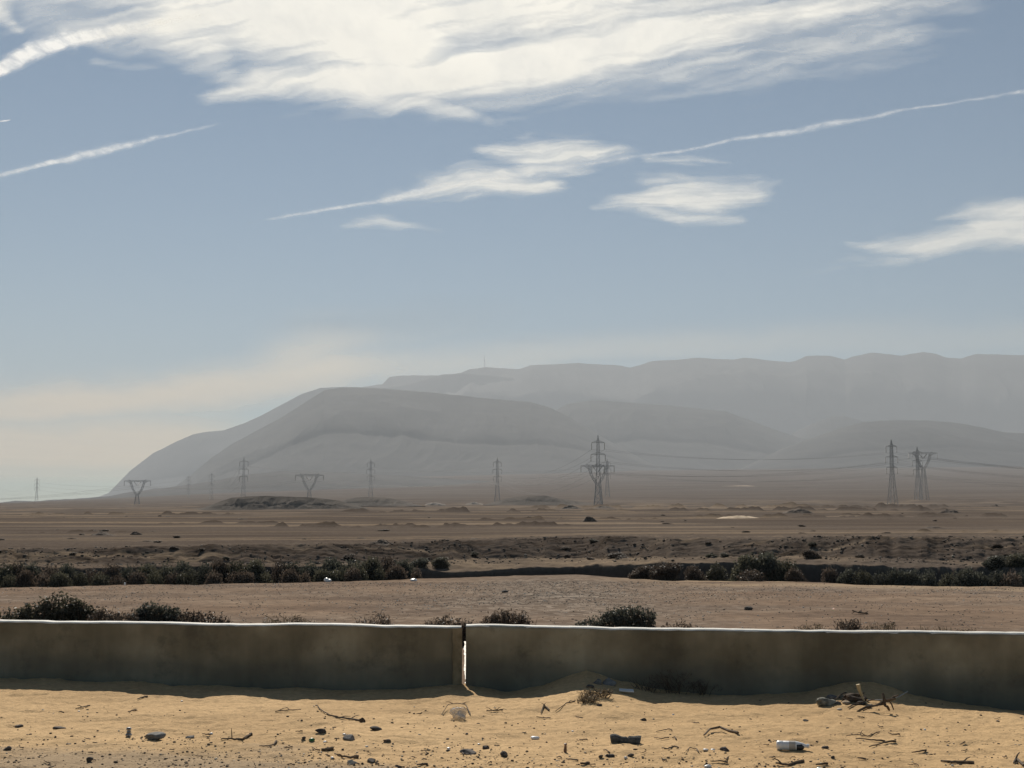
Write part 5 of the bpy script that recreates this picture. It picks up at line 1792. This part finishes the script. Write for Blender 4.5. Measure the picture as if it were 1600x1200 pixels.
cloud('contrail', [[(-70, 140, 14, .95), (0, 108, 13, 1.0), (50, 80, 17, 1.0), (100, 62, 18, .95), (170, 48, 14, .9), (250, 34, 9, .6), (330, 20, 6, .3)]], (-100, 0, 350, 170), (1.8, 1.0),
      'thick puffy contrail slanting into the top left of the picture', 205, 'contrail', 'trail', rot=-20, f1=0.05, stretch=1.6, k=0.55, gain=1.6, warp=7, sv=1.3, maxa=.85)
cloud('contrail', [[(-60, 289, 7, .9), (0, 275, 7, .95), (60, 260, 7, .95), (130, 241, 10, 1.0), (190, 229, 9, .85), (240, 218, 7, .7), (300, 204, 5, .6), (340, 195, 4, .25)]], (-90, 180, 360, 305), (1.6, .9),
      'thinner contrail below it at the left edge of the picture', 207, 'contrail', 'trail', rot=-15, f1=0.05, stretch=1.8, k=0.62, gain=1.5, warp=5, sv=1.3, maxa=.56, wk=1.0)
cloud('contrail', [[(385, 349, 3, .3), (430, 341, 5, .7), (500, 330, 6, .85), (560, 320, 6, .85), (620, 309, 10, 1.0), (700, 292, 11, .95), (800, 275, 8, .7), (900, 258, 6, .6), (1000, 245, 5, .7), (1060, 235, 5, .85), (1150, 218, 5, .8), (1230, 207, 7, .85),
                    (1290, 194, 9, .85), (1340, 186, 7, .75), (1420, 172, 4, .6), (1500, 158, 4, .6), (1600, 143, 5, .6), (1700, 126, 5, .5)]], (370, 100, 1730, 365), (2.0, .9),
      'long thin contrail rising to the right across the middle of the sky', 209, 'contrail', 'trail', rot=-11, f1=0.05, stretch=1.8, k=0.55, gain=1.4, warp=5, sv=1.3, maxa=.48, wk=0.9)
cloud('cloud', [[(610, 312, 12, .6), (700, 292, 22, .85), (790, 285, 26, .95), (850, 285, 20, .8)], [(760, 238, 14, .6), (830, 240, 26, .95), (900, 238, 24, .95), (960, 236, 16, .8), (995, 238, 8, .4)], [(830, 265, 24, .8), (900, 258, 20, .7)],
                [(690, 258, 8, .3), (770, 262, 12, .4)]], (570, 200, 1030, 345), (2.0, 1.2),
      'bright wispy cloud crossed by the long contrail near the centre', 211, 'cloud', rot=-6, k=0.58, gain=1.3, maxa=.82, warp=12, f1=.016, wk=1.75)
cloud('cloud', [[(930, 325, 8, .5), (980, 315, 18, .8), (1040, 305, 30, .95), (1110, 310, 36, 1.0), (1170, 300, 26, .85), (1215, 288, 10, .4)], [(1010, 330, 14, .7), (1070, 343, 14, .8), (1150, 345, 12, .6)]], (900, 262, 1260, 372), (1.8, 1.1),
      'bright lens shaped cloud right of centre under the long contrail', 213, 'cloud', rot=-4, k=0.55, gain=1.35, maxa=.82, warp=10, f1=.016, wk=1.6)
cloud('cloud', [[(1015, 248, 10, .6), (1060, 252, 14, .7), (1110, 254, 10, .6), (1142, 256, 6, .4)], [(1040, 272, 12, .5), (1080, 285, 12, .45)]], (990, 225, 1170, 305), (1.6, 1.0),
      'small faint wisp above the lens shaped cloud', 215, 'cloud', rot=4, k=0.62, gain=1.35, maxa=.62, warp=9, f1=.02)
cloud('cloud', [[(1330, 378, 10, .6), (1390, 385, 18, .85), (1450, 385, 24, .9), (1530, 372, 26, .9), (1650, 360, 34, .95)], [(1470, 342, 8, .5), (1530, 332, 18, .9), (1600, 335, 26, .95), (1700, 335, 30, .9)], [(1540, 352, 24, .9), (1680, 348, 30, .9)], [(1260, 422, 10, .3), (1350, 412, 14, .45), (1420, 402, 12, .5)]],
      (1230, 295, 1760, 445), (2.2, 1.3), 'soft cloud reaching in from the right edge of the sky', 217, 'cloud', rot=-5, k=0.52, gain=1.3, maxa=.76, warp=12, f1=.014, wk=1.55)
M['dust'] = cloud_material('dust_veil', (0.97, 0.77, 0.50), 0.0003, 0.07)
cloud('dust_cloud', [[(-300, 640, 46, 1.0), (0, 636, 46, 1.0), (200, 625, 46, .95), (380, 605, 50, .85), (520, 580, 50, .7), (640, 565, 40, .45)], [(430, 590, 60, .7), (500, 540, 60, .5), (600, 510, 60, .32), (760, 500, 60, .22)], [(600, 580, 50, .5), (800, 560, 50, .42), (1000, 545, 50, .38), (1300, 530, 50, .32), (1750, 530, 50, .25)], [(-300, 700, 80, 1.0), (300, 700, 80, 1.0)], [(-300, 760, 60, 1.0), (300, 760, 60, 1.0)]], (-330, 400, 1760, 757), (6, 2.2),
      'warm dusty haze bank low over the plain at the left horizon', 221, 'dust cloud', 'dust', rot=-3, k=0.08, gain=1.15, maxa=.85, warp=18, f1=.005, stretch=2.0, alt=4400.0, thick=60.0)
cloud('cloud', [[(535, 352, 8, .5), (590, 345, 12, .75), (630, 352, 10, .7), (690, 360, 6, .4)]], (505, 325, 730, 378), (1.6, 1.0),
      'small faint wisp under the left end of the long contrail', 219, 'cloud', rot=3, k=0.6, gain=1.35, maxa=.5, warp=8, f1=.02)

cloud('contrail', [[(1, 189.6, 1.3, 1.0), (9, 188.5, 1.4, 1.0), (17, 187.2, .8, .5)]], (-8, 184, 26, 194), (.5, .35), 'very short bright white vapour streak at the left edge of the sky', 223, 'contrail', 'trail', rot=-8, f1=.05, stretch=1.5, k=.1, gain=2.0, warp=0, sv=1.3, maxa=1.0, wk=1.0)
